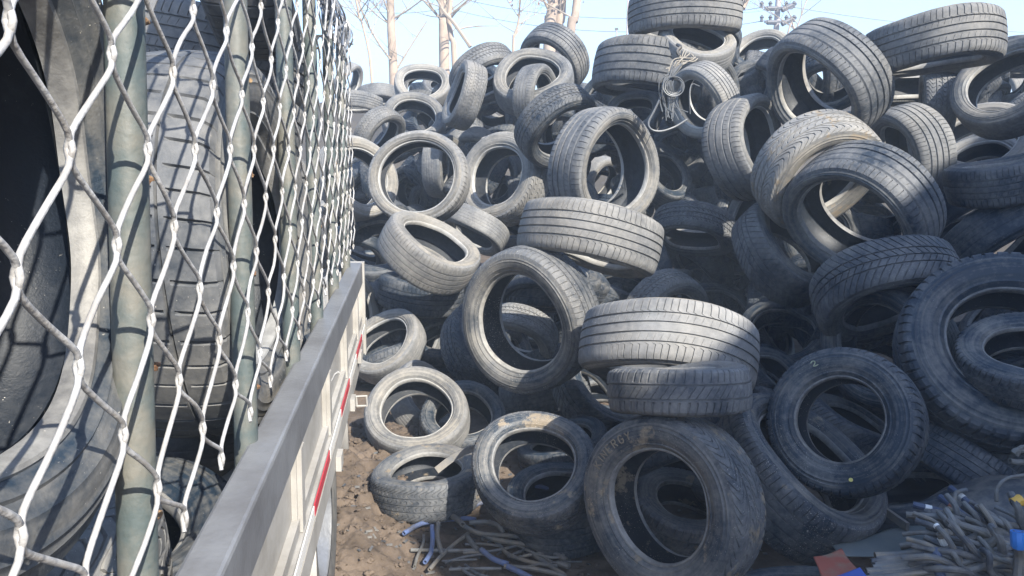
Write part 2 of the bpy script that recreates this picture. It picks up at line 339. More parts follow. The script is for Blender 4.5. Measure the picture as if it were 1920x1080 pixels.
# ------------------------------------------------------------------ the tyre heap
TYRES = [
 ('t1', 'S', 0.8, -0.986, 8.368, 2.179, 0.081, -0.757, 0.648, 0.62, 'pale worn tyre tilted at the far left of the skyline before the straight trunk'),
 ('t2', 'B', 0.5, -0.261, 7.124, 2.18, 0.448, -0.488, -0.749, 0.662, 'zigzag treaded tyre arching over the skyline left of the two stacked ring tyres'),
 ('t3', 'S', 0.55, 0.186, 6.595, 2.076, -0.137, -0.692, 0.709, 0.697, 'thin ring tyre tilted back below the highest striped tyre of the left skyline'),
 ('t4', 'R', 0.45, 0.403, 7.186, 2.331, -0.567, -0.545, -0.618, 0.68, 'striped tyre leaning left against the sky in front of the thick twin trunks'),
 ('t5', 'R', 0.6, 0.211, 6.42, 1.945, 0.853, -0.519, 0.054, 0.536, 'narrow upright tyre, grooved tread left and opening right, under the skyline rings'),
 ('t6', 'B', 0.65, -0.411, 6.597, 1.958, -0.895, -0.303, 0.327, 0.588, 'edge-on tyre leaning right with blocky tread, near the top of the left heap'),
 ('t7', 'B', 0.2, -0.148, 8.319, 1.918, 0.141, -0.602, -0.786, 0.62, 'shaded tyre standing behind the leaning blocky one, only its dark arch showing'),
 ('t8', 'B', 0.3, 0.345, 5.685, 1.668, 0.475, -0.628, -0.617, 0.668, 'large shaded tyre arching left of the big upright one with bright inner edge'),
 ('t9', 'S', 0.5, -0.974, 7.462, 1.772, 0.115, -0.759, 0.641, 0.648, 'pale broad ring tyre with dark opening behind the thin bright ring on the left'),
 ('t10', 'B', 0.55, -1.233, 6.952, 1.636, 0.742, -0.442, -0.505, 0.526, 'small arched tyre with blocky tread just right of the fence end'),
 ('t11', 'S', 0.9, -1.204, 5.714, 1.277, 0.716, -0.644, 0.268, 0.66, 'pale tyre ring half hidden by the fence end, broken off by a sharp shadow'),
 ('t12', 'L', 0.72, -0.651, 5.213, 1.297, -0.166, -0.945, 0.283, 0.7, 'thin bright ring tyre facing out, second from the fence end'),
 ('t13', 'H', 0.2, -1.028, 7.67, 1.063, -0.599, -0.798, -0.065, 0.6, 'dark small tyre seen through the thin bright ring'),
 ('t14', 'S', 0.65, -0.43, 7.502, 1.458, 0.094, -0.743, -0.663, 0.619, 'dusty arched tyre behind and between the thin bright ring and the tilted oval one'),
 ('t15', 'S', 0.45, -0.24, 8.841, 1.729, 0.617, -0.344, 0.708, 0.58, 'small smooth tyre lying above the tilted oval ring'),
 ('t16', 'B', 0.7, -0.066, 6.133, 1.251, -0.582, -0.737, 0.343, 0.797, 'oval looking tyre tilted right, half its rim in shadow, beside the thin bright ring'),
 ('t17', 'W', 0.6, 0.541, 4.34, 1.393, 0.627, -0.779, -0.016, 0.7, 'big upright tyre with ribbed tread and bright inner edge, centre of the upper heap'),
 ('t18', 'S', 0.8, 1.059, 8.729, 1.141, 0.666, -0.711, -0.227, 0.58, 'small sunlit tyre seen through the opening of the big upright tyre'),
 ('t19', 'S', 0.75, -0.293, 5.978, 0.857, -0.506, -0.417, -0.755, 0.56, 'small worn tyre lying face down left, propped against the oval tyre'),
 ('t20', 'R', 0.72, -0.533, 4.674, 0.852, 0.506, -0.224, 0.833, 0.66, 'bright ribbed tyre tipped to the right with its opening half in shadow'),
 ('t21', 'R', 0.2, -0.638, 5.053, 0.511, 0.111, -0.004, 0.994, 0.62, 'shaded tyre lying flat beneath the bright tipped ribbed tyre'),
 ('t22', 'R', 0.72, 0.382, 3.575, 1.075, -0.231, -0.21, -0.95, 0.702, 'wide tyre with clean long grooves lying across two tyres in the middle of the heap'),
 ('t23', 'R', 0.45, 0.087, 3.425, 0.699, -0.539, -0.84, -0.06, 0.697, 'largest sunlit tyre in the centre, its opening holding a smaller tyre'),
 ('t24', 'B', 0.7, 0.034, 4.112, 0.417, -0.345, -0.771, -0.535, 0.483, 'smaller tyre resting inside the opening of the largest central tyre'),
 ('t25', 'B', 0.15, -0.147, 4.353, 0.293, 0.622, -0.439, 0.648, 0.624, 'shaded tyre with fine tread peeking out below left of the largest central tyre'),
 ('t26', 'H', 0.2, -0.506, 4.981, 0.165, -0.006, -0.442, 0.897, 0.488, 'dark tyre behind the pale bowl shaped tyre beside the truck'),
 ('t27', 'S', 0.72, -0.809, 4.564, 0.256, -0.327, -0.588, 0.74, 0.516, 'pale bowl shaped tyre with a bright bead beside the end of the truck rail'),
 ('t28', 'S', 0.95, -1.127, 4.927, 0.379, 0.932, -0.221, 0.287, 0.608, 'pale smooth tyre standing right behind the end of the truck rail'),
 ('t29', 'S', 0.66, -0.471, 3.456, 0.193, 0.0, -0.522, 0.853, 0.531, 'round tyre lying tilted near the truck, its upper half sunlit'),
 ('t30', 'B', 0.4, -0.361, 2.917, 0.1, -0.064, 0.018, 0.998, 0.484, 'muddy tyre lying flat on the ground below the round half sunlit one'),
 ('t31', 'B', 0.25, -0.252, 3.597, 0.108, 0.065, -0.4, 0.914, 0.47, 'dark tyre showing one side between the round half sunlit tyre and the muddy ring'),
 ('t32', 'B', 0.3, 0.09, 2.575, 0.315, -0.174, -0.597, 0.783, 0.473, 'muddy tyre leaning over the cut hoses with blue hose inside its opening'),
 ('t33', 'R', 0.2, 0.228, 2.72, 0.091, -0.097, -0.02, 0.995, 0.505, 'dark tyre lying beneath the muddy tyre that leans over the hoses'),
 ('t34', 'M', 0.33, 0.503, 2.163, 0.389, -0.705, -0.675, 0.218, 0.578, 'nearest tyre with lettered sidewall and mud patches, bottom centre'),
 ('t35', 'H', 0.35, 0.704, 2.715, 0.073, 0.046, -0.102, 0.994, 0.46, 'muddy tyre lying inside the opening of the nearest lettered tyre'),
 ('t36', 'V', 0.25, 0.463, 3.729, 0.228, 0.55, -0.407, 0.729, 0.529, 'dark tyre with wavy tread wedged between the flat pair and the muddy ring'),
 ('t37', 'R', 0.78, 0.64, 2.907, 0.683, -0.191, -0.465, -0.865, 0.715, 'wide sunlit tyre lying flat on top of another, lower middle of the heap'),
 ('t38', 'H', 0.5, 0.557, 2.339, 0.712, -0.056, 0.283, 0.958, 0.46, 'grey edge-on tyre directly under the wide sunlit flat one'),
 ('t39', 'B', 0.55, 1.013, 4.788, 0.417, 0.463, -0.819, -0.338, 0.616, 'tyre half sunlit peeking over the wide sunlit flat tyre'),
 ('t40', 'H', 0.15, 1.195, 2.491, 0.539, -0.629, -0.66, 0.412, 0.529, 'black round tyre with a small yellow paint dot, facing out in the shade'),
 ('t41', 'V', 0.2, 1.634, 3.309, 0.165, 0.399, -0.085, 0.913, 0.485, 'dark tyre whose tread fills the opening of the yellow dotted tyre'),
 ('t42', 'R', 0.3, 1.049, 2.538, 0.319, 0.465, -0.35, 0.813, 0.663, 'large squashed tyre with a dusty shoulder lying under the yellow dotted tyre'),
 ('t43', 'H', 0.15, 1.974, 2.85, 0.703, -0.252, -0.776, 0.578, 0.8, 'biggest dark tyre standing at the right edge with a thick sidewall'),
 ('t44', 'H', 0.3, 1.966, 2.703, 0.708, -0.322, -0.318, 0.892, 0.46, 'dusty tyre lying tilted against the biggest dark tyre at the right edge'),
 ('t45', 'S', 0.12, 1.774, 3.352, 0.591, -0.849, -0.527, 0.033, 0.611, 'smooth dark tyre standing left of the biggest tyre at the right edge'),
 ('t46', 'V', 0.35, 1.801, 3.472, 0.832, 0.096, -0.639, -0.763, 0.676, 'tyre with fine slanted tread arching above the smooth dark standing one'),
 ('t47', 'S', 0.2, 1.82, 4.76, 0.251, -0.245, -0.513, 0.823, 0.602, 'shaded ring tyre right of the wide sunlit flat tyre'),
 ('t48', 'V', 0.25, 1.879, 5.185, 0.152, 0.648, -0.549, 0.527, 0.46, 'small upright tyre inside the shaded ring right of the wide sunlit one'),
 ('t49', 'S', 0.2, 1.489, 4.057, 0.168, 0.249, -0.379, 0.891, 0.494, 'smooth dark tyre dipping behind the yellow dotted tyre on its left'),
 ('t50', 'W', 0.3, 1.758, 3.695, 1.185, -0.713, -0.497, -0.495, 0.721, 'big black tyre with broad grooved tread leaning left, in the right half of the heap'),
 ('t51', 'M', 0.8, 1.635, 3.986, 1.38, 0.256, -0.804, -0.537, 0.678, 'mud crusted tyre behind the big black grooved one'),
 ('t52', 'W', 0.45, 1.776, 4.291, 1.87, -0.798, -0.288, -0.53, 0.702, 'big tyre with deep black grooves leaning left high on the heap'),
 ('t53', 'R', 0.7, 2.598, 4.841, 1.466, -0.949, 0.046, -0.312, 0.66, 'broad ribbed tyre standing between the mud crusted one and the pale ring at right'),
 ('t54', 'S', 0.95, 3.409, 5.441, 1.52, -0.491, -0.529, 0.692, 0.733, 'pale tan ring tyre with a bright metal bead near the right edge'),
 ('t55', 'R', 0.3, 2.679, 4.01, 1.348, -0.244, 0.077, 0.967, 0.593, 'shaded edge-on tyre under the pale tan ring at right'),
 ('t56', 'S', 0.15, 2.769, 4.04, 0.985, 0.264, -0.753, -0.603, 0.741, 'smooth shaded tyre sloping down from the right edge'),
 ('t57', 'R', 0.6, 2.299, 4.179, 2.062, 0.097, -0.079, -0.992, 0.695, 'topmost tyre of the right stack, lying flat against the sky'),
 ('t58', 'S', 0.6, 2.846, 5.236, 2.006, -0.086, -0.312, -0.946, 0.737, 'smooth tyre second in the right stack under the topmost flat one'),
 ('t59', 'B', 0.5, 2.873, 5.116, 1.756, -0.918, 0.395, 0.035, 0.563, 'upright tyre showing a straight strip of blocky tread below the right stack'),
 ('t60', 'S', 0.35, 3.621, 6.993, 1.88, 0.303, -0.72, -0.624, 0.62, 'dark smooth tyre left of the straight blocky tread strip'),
 ('t61', 'S', 0.4, 3.005, 4.563, 1.869, -0.757, -0.392, 0.523, 0.631, 'large smooth ring tyre cut off by the upper right edge'),
 ('t62', 'S', 0.8, 6.052, 9.225, 2.154, -0.963, -0.088, -0.253, 0.6, 'small tyre glimpsed through the ring at the upper right edge'),
 ('t63', 'R', 0.6, 1.214, 5.406, 2.415, 0.026, -0.075, -0.997, 0.772, 'highest tyre of all, lying flat on the middle peak'),
 ('t64', 'S', 0.85, 1.259, 5.249, 2.202, 0.101, -0.563, 0.82, 0.55, 'bald pale tyre squeezed under the highest one on the middle peak'),
 ('t65', 'S', 0.9, 2.345, 7.151, 2.322, -0.304, -0.709, 0.636, 0.632, 'pale smooth ring tyre on the skyline before the utility pole'),
 ('t66', 'W', 0.5, 0.986, 5.471, 2.05, -0.159, -0.07, -0.985, 0.8, 'broad ribbed tyre lying tilted under the middle peak, left of the wire tangle'),
 ('t67', 'B', 0.35, 2.066, 6.663, 2.09, -0.416, -0.135, 0.899, 0.587, 'shaded tyre showing dark tread below the pale skyline ring'),
 ('t68', 'R', 0.85, 1.247, 4.915, 1.812, -0.775, -0.504, -0.38, 0.494, 'tyre with sunlit tread behind the wire tangle'),
 ('t69', 'S', 0.4, 0.894, 5.47, 1.749, -0.237, -0.672, 0.701, 0.412, 'small shaded ring tyre under the broad tilted ribbed one'),
 ('t70', 'S', 0.45, 1.568, 6.896, 1.459, -0.431, -0.664, 0.61, 0.653, 'smooth tyre facing up below the wire tangle, one lit patch on its side'),
 ('t71', 'W', 0.6, 1.424, 4.508, 1.504, 0.72, -0.66, 0.214, 0.633, 'upright tyre with dark ribs and one bright sunlit sidewall, centre right'),
 ('t72', 'S', 0.55, 1.638, 6.906, 1.067, -0.24, -0.097, 0.966, 0.611, 'low tyre with lit corner patch left of the bright sidewall tyre'),
 ('t73', 'B', 0.4, 1.36, 5.468, 0.903, -0.235, -0.456, -0.858, 0.62, 'tyre with fine tread right of the wide tyre that lies across two others'),
 ('t74', 'V', 0.3, 1.621, 6.132, 0.544, -0.663, -0.263, -0.701, 0.656, 'shaded tyre with slanted tread behind the sunlit flat pair'),
 ('t75', 'R', 0.25, 1.858, 5.562, 0.983, -0.881, -0.196, 0.431, 0.629, 'dark narrow tyre tucked left of the mud crusted one'),
 ('t76', 'V', 0.3, 1.605, 4.215, 0.922, 0.415, -0.605, 0.679, 0.682, 'tyre with curved tread running under the big black grooved one'),
 ('t79', 'S', 0.15, 0.756, 5.084, 0.517, -0.164, -0.56, 0.812, 0.65, 'shadowed ring tyre behind the largest central tyre, right side'),
 ('t81', 'S', 0.5, -1.938, 10.959, 2.261, 0.011, -0.245, -0.969, 0.62, 'far tyre lying on the skyline between the fence end and the pale tilted one'),
 ('t82', 'R', 0.6, -2.096, 10.419, 2.131, -0.055, -0.093, -0.994, 0.62, 'far ribbed tyre lying flat just behind the fence end'),
 ('t83', 'S', 0.75, -2.773, 12.906, 2.661, 0.872, -0.324, -0.367, 0.6, 'far tyre poking above the ribbed one behind the fence end'),
 ('t84', 'S', 0.25, 1.023, 10.875, 2.241, -0.013, -0.311, -0.95, 0.6, 'small dark tyre between the left skyline and the broad tilted ribbed one'),
 ('t85', 'S', 0.5, -0.833, 9.204, 2.152, 0.496, -0.508, 0.705, 0.599, 'smooth tyre left of the leaning blocky edge-on one'),
 ('t86', 'S', 0.15, -1.071, 5.711, 0.716, 0.083, -0.642, 0.762, 0.693, 'dark ring tyre above the end of the truck rail'),
 ('t87', 'S', 0.8, -1.66, 6.513, 0.75, 0.933, -0.347, 0.097, 0.62, 'tyre behind the fence end showing only a bright curved edge'),
 ('t88', 'S', 0.55, -0.647, 7.027, 1.341, 0.922, -0.388, -0.005, 0.617, 'tyre seen through the upper right of the thin bright ring'),
 ('t91', 'R', 0.12, 1.834, 2.783, 0.2, -0.618, -0.204, -0.759, 0.499, 'black tyre deep in shade above the heap of cut hoses'),
 ('t92', 'V', 0.2, 0.809, 1.951, 0.127, -0.166, 0.219, 0.961, 0.475, 'dark tyre on the ground between the nearest tyre and the rusty sheet'),
 ('t93', 'S', 0.12, 1.574, 2.756, 0.09, -0.18, 0.171, 0.969, 0.574, 'black tyre lying flat in deep shade behind the plastic film'),
 ('t94', 'S', 0.2, 3.149, 5.173, 1.026, 0.236, -0.65, -0.723, 0.66, 'dark tyre right of the big black grooved one'),
 ('t95', 'R', 0.5, 4.909, 7.153, 1.825, -0.189, -0.161, -0.969, 0.62, 'ribbed tyre at the right edge under the large cut off ring'),
 ('t96', 'S', 0.8, 3.651, 5.748, 1.386, -0.293, -0.353, 0.888, 0.62, 'pale sidewall showing through the opening of the tan ring at right'),
 ('t97', 'S', 0.45, 4.941, 7.312, 2.38, -0.141, -0.243, -0.96, 0.64, 'dark tyre on the right skyline behind the large cut off ring'),
 ('t98', 'S', 0.2, 1.3, 6.432, 1.274, 0.483, -0.666, 0.569, 0.557, 'shaded tyre just right of the big upright one with the bright inner edge'),
 ('t99', 'R', 0.15, 0.523, 5.379, 0.195, -0.193, -0.267, 0.944, 0.605, 'shaded tyre wedged behind the right shoulder of the largest central tyre'),
 ('t100', 'S', 0.2, 1.628, 5.582, 0.232, 0.303, -0.39, 0.869, 0.626, 'shaded tyre behind the right end of the wide sunlit flat one'),
 ('t102', 'S', 0.35, -1.112, 9.542, 2.228, 0.201, -0.883, 0.423, 0.62, 'shaded tyre filling the opening of the pale tilted tyre at the far left'),
 ('t103', 'S', 0.25, 1.42, 8.621, 1.909, -0.073, -0.421, -0.904, 0.6, 'dark tyre behind the small shaded ring under the broad tilted ribbed one'),
 ('t104', 'S', 0.3, 3.958, 6.627, 1.35, -0.053, -0.733, -0.679, 0.62, 'dark tyre in the gap left of the tan ring near the right edge'),
 ('t105', 'S', 0.15, 0.524, 4.052, 0.047, 0.06, -0.076, 0.995, 0.512, 'dark tyre low in the gap between the muddy ring and the nearest lettered tyre'),
 ('t106', 'S', 0.7, -0.508, 4.013, 0.091, 0.685, -0.339, 0.645, 0.46, 'small lit tyre seen through the opening of the round half sunlit tyre'),
 ('t107', 'R', 0.15, 0.255, 3.333, 0.06, -0.275, 0.04, 0.961, 0.46, 'dark ribbed tyre seen through the opening of the muddy tyre above the blue hose'),
 ('t108', 'S', 0.22, 2.739, 5.485, 1.422, -0.45, -0.683, 0.575, 0.65, 'dark tyre closing the gap behind the mud crusted tyre'),
]
FILL = [('H', 0.198, 4.215, 0.246, 0.346, -0.275, -0.897, 0.474),
 ('R', 2.088, 5.506, 0.272, -0.963, 0.221, 0.155, 0.537),
 ('B', -0.827, 7.588, 0.972, -0.236, 0.96, 0.149, 0.472),
 ('R', 2.462, 3.591, 0.707, -0.737, 0.485, 0.472, 0.471),
 ('B', 4.159, 6.885, 2.049, 0.918, -0.128, -0.375, 0.657),
 ('B', 1.882, 5.887, 0.301, -0.701, -0.7, 0.134, 0.603),
 ('B', 2.421, 5.744, 2.017, -0.279, -0.617, -0.736, 0.538),
 ('R', 1.623, 6.371, 2.292, 0.092, 0.988, 0.126, 0.473),
 ('R', -1.582, 7.614, 1.202, -0.446, 0.046, 0.894, 0.621),
 ('B', 1.99, 4.012, 0.649, -0.616, -0.183, 0.766, 0.582),
 ('H', -1.748, 8.116, 1.302, -0.459, -0.532, 0.712, 0.465),
 ('S', 2.547, 3.322, 0.481, -0.588, 0.713, 0.381, 0.59),
 ('R', -0.988, 8.464, 1.704, -0.755, 0.437, -0.488, 0.57),
 ('R', 1.815, 6.477, 1.682, 0.576, -0.616, 0.538, 0.651),
 ('R', 2.603, 5.591, 0.834, 0.033, -0.962, -0.269, 0.66),
 ('H', 1.308, 5.608, 0.311, -0.923, 0.383, -0.03, 0.561),
 ('S', 0.713, 7.162, 1.613, -0.184, -0.473, -0.862, 0.509),
 ('V', -1.325, 5.076, 0.305, 0.486, 0.041, 0.873, 0.623),
 ('S', -1.084, 5.352, 0.313, -0.303, 0.607, 0.734, 0.543),
 ('R', 2.463, 5.21, 0.744, -0.786, -0.441, 0.434, 0.59),
 ('B', 2.442, 3.152, 0.277, -0.317, -0.183, 0.931, 0.471),
 ('V', 1.268, 7.013, 1.267, -0.832, 0.529, 0.167, 0.651),
 ('R', 1.293, 7.498, 1.842, -0.035, -0.036, 0.999, 0.593),
 ('S', 1.101, 5.55, 0.581, -0.943, 0.004, -0.334, 0.575),
 ('V', 4.761, 6.802, 1.713, 0.347, -0.649, -0.677, 0.469),
 ('R', -0.363, 6.868, 1.035, 0.661, 0.175, 0.73, 0.596),
 ('S', 4.507, 7.157, 1.936, -0.506, 0.745, 0.434, 0.46),
 ('S', 1.843, 5.924, 0.372, 0.753, 0.653, -0.076, 0.578),
 ('V', -1.229, 7.237, 0.722, 0.616, 0.722, 0.316, 0.636),
 ('S', -0.635, 7.336, 1.432, 0.516, 0.427, 0.742, 0.54),
 ('S', 1.828, 6.881, 1.305, 0.441, 0.229, -0.868, 0.463),
 ('R', 2.012, 4.799, 0.598, 0.508, 0.771, 0.383, 0.488),
 ('R', -0.687, 8.248, 1.815, -0.543, 0.204, 0.815, 0.496),
 ('R', 4.108, 6.765, 2.089, 0.932, -0.136, -0.336, 0.489),
 ('V', 1.877, 5.848, 0.565, -0.743, -0.3, -0.598, 0.652),
 ('R', 0.971, 7.614, 1.972, -0.706, -0.664, 0.247, 0.606),
 ('S', 0.171, 4.483, 0.639, -0.097, -0.55, -0.83, 0.489),
 ('H', -1.026, 8.759, 2.011, -0.151, -0.255, -0.955, 0.557),
 ('S', 0.668, 5.358, 0.46, -0.533, -0.01, -0.846, 0.586),
 ('R', 2.424, 5.186, 0.94, 0.173, 0.121, 0.977, 0.502),
 ('R', -1.693, 7.545, 1.039, -0.046, -0.762, -0.646, 0.543),
 ('H', 2.168, 4.743, 0.503, -0.048, -0.478, -0.877, 0.461),
 ('B', -0.943, 8.006, 1.064, 0.197, 0.637, 0.745, 0.623),
 ('S', 0.605, 5.544, 0.477, 0.186, -0.162, 0.969, 0.486),
 ('R', 1.003, 6.957, 1.972, -0.563, 0.576, 0.592, 0.533),
 ('S', 4.923, 7.359, 2.021, 0.792, 0.581, 0.186, 0.65),
 ('R', 0.66, 2.855, 0.261, -0.15, 0.636, 0.757, 0.485),
 ('R', 1.558, 6.214, 0.268, 0.5, 0.347, -0.794, 0.599),
 ('B', -1.516, 7.868, 1.202, 0.43, 0.808, 0.403, 0.517),
 ('S', 0.268, 4.612, 0.706, 0.345, -0.086, 0.935, 0.595),
 ('R', 1.75, 5.986, 0.317, 0.772, -0.611, 0.177, 0.468),
 ('H', 0.774, 6.648, 1.636, -0.136, 0.017, -0.991, 0.577),
 ('R', -1.228, 8.027, 1.559, 0.541, -0.332, -0.772, 0.568),
 ('B', 1.615, 6.423, 0.931, 0.747, -0.121, 0.654, 0.507),
 ('S', 0.53, 6.594, 0.986, 0.282, 0.756, -0.591, 0.539),
 ('H', 1.475, 6.586, 1.918, -0.049, -0.283, 0.958, 0.601),
 ('R', 2.427, 6.164, 2.058, 0.875, 0.435, 0.213, 0.644),
 ('H', 4.752, 6.815, 2.075, 0.815, -0.53, 0.232, 0.493),
 ('B', 0.404, 4.953, 0.647, 0.521, -0.074, 0.85, 0.56),
 ('V', 2.477, 4.016, 0.65, -0.601, -0.54, 0.589, 0.465),
 ('V', -0.126, 7.698, 1.541, -0.174, 0.287, 0.942, 0.621),
 ('S', 2.099, 3.948, 0.253, -0.016, -0.726, 0.687, 0.522),
 ('R', 1.903, 5.124, 0.404, -0.491, 0.456, 0.742, 0.466),
 ('R', -0.854, 5.427, 0.297, -0.568, 0.643, -0.514, 0.59),
 ('R', -0.583, 7.422, 1.14, -0.165, -0.446, 0.88, 0.572),
 ('V', 4.654, 6.528, 1.732, 0.762, 0.479, 0.435, 0.483),
 ('R', 0.466, 4.777, 0.25, 0.043, -0.501, -0.864, 0.482),
 ('S', -0.15, 7.13, 1.213, -0.504, -0.834, 0.223, 0.608),
 ('R', -1.225, 6.335, 0.5, 0.14, -0.076, 0.987, 0.495),
 ('R', 1.856, 7.048, 2.355, 0.334, 0.744, 0.578, 0.487),
 ('H', 1.986, 6.858, 2.125, -0.547, 0.712, -0.439, 0.523),
 ('S', 1.797, 3.93, 0.233, -0.295, 0.749, 0.594, 0.509),
 ('R', 1.446, 6.939, 1.458, -0.301, 0.263, -0.917, 0.499),
 ('V', -0.595, 8.285, 1.608, 0.731, 0.323, -0.601, 0.647),
 ('V', 1.516, 7.346, 1.423, -0.205, -0.428, -0.88, 0.651),
 ('S', -1.408, 5.117, 0.361, -0.33, -0.166, 0.929, 0.514),
 ('S', 0.764, 6.963, 1.53, -0.246, 0.032, 0.969, 0.472),
 ('V', 2.086, 4.99, 0.944, -0.029, -0.995, -0.092, 0.545),
 ('R', -1.342, 4.665, 0.208, -0.452, -0.274, 0.849, 0.499),
 ('B', -0.683, 5.3, 0.342, -0.143, 0.267, 0.953, 0.604),
 ('S', -1.302, 6.106, 0.672, -0.177, -0.619, -0.765, 0.554),
 ('R', -0.787, 7.29, 1.238, 0.922, 0.046, 0.385, 0.517),
 ('S', 2.53, 5.127, 1.11, 0.547, 0.56, 0.622, 0.509),
 ('V', 1.614, 6.508, 1.906, -0.384, -0.317, 0.867, 0.64),
 ('S', 0.966, 5.74, 0.531, 0.345, -0.138, 0.928, 0.589),
 ('R', -0.277, 7.017, 1.242, 0.721, 0.206, -0.661, 0.593),
 ('R', -0.929, 7.805, 1.166, 0.653, 0.197, 0.731, 0.586),
 ('R', -0.049, 6.929, 1.016, -0.893, -0.378, 0.245, 0.471),
 ('H', 2.291, 4.925, 0.315, 0.259, -0.813, -0.522, 0.577),
 ('R', 1.862, 7.062, 2.504, -0.355, -0.477, -0.804, 0.505),
 ('R', 1.873, 5.371, 0.295, 0.897, -0.443, 0.003, 0.483),
 ('R', -0.684, 5.046, 0.273, -0.871, 0.483, -0.09, 0.569),
 ('S', 4.893, 6.826, 2.065, 0.955, 0.267, -0.127, 0.513),
 ('V', 1.889, 5.844, 0.997, -0.665, -0.531, 0.525, 0.52),
 ('V', 0.182, 7.8, 1.84, 0.113, -0.367, -0.923, 0.52),
 ('B', -1.168, 5.082, 0.287, 0.832, -0.028, 0.554, 0.569),
 ('B', 2.238, 7.113, 2.134, -0.946, 0.264, 0.19, 0.544),
 ('H', 0.178, 4.597, 0.641, -0.065, 0.023, -0.998, 0.553),
 ('S', 2.315, 6.247, 2.068, 0.628, -0.176, 0.758, 0.643),
 ('B', 0.469, 7.201, 1.374, 0.384, 0.886, -0.259, 0.583),
 ('H', 4.572, 7.323, 2.257, -0.902, 0.243, -0.357, 0.57),
 ('S', -1.019, 7.164, 0.761, 0.559, -0.546, -0.624, 0.468),
 ('R', 1.7, 6.621, 0.988, 0.548, -0.486, 0.681, 0.467),
 ('R', 1.674, 6.174, 1.978, 0.729, -0.684, 0.005, 0.478),
 ('B', 2.19, 5.334, 0.389, 0.543, -0.755, -0.368, 0.556),
 ('H', 0.638, 7.394, 1.66, -0.365, 0.665, 0.652, 0.563),
 ('B', -0.11, 6.972, 0.725, 0.258, -0.353, 0.899, 0.586),
 ('R', 1.137, 8.966, 1.06, -0.22, 0.903, -0.369, 0.507),
 ('R', 0.876, 9.003, 1.173, -0.624, 0.203, 0.755, 0.577),
 ('H', 2.11, 5.099, 0.366, -0.116, 0.119, 0.986, 0.557),
 ('H', -0.017, 4.365, 0.213, 0.884, -0.334, 0.327, 0.43),
 ('S', 1.723, 4.446, 0.154, -0.426, -0.05, -0.903, 0.408),
 ('V', 1.327, 4.122, 0.243, 0.695, -0.072, 0.715, 0.529),
 ('R', 0.189, 4.028, 0.135, -0.193, 0.112, 0.975, 0.526),
 ('B', -1.303, 7.082, 1.207, -0.989, -0.062, -0.137, 0.579),
 ('V', 2.176, 6.822, 2.044, -0.268, -0.881, 0.389, 0.483),
 ('S', 4.068, 6.722, 2.165, -0.619, 0.113, -0.778, 0.505),
 ('H', 4.288, 7.131, 2.025, -0.079, 0.833, -0.548, 0.587),
 ('H', -1.414, 7.203, 1.014, -0.58, 0.664, -0.471, 0.549),
 ('V', 2.165, 2.994, 0.423, -0.045, 0.998, 0.047, 0.583),
 ('V', 4.811, 6.698, 1.807, 0.161, -0.987, 0.008, 0.606),
 ('B', -1.117, 9.163, 2.046, -0.939, -0.321, -0.119, 0.496),
 ('R', 1.9, 6.015, 0.305, -0.568, 0.629, -0.53, 0.531),
 ('B', -0.289, 8.294, 2.133, 0.606, 0.703, -0.372, 0.547),
 ('R', 0.937, 7.034, 1.741, -0.761, -0.213, -0.613, 0.66),
 ('V', -0.952, 4.808, 0.152, 0.011, -0.26, 0.966, 0.511),
 ('S', -0.956, 5.187, 0.217, 0.267, 0.026, -0.963, 0.565),
 ('B', 2.167, 4.847, 0.343, 0.789, 0.614, -0.002, 0.506),
 ('B', -1.423, 7.247, 0.884, -0.038, -0.874, -0.485, 0.578),
 ('V', 2.277, 6.467, 2.121, -0.379, 0.721, 0.58, 0.465),
 ('B', 1.771, 6.97, 1.365, -0.116, 0.16, -0.98, 0.609),
 ('R', 1.062, 7.332, 1.576, 0.985, -0.173, 0.002, 0.468),
 ('R', 1.266, 7.599, 1.429, 0.694, -0.008, -0.72, 0.493),
 ('V', 1.012, 7.412, 1.738, -0.705, 0.587, -0.398, 0.657),
 ('R', 0.082, 5.284, 0.257, -0.577, -0.528, -0.623, 0.497),
 ('H', 5.104, 6.743, 2.09, -0.696, -0.718, -0.0, 0.552),
 ('V', 1.854, 6.884, 1.559, 0.61, -0.162, -0.776, 0.599),
 ('V', 2.134, 6.599, 1.915, -0.136, -0.069, -0.988, 0.529),
 ('H', 5.042, 7.02, 2.024, 0.284, 0.954, -0.095, 0.502),
 ('V', 0.522, 6.968, 1.61, -0.44, -0.816, -0.376, 0.617),
 ('R', 1.955, 6.12, 1.269, 0.558, -0.78, 0.284, 0.646),
 ('S', -1.18, 6.817, 0.775, 0.677, -0.671, -0.301, 0.551),
 ('R', -0.048, 8.532, 2.028, 0.475, -0.471, 0.743, 0.461),
 ('H', 2.109, 4.773, 0.337, -0.896, 0.383, 0.223, 0.507),
 ('S', -1.367, 7.113, 1.174, 0.239, -0.719, -0.652, 0.508),
 ('S', 1.675, 7.134, 1.619, -0.111, -0.892, 0.439, 0.581),
 ('V', 2.046, 3.034, 0.179, -0.125, -0.345, -0.93, 0.525),
 ('R', 5.066, 7.171, 1.769, 0.889, -0.426, 0.167, 0.653),
 ('S', 2.146, 5.845, 0.451, -0.097, -0.611, -0.785, 0.581),
 ('R', 1.144, 6.939, 1.06, 0.743, -0.453, 0.493, 0.516),
 ('H', -0.807, 4.637, 0.148, -0.359, 0.13, 0.924, 0.463),
 ('R', 4.386, 6.642, 1.785, -0.528, 0.221, 0.82, 0.621),
 ('R', 4.788, 6.633, 2.047, 0.724, -0.689, 0.026, 0.544),
 ('R', 0.883, 6.723, 0.849, -0.281, -0.568, -0.774, 0.647),
 ('R', -1.187, 7.775, 0.94, -0.463, 0.476, -0.747, 0.644),
 ('R', -0.229, 7.825, 1.45, 0.113, -0.494, -0.862, 0.556),
 ('R', 0.596, 7.442, 1.755, 0.974, 0.038, -0.222, 0.644),
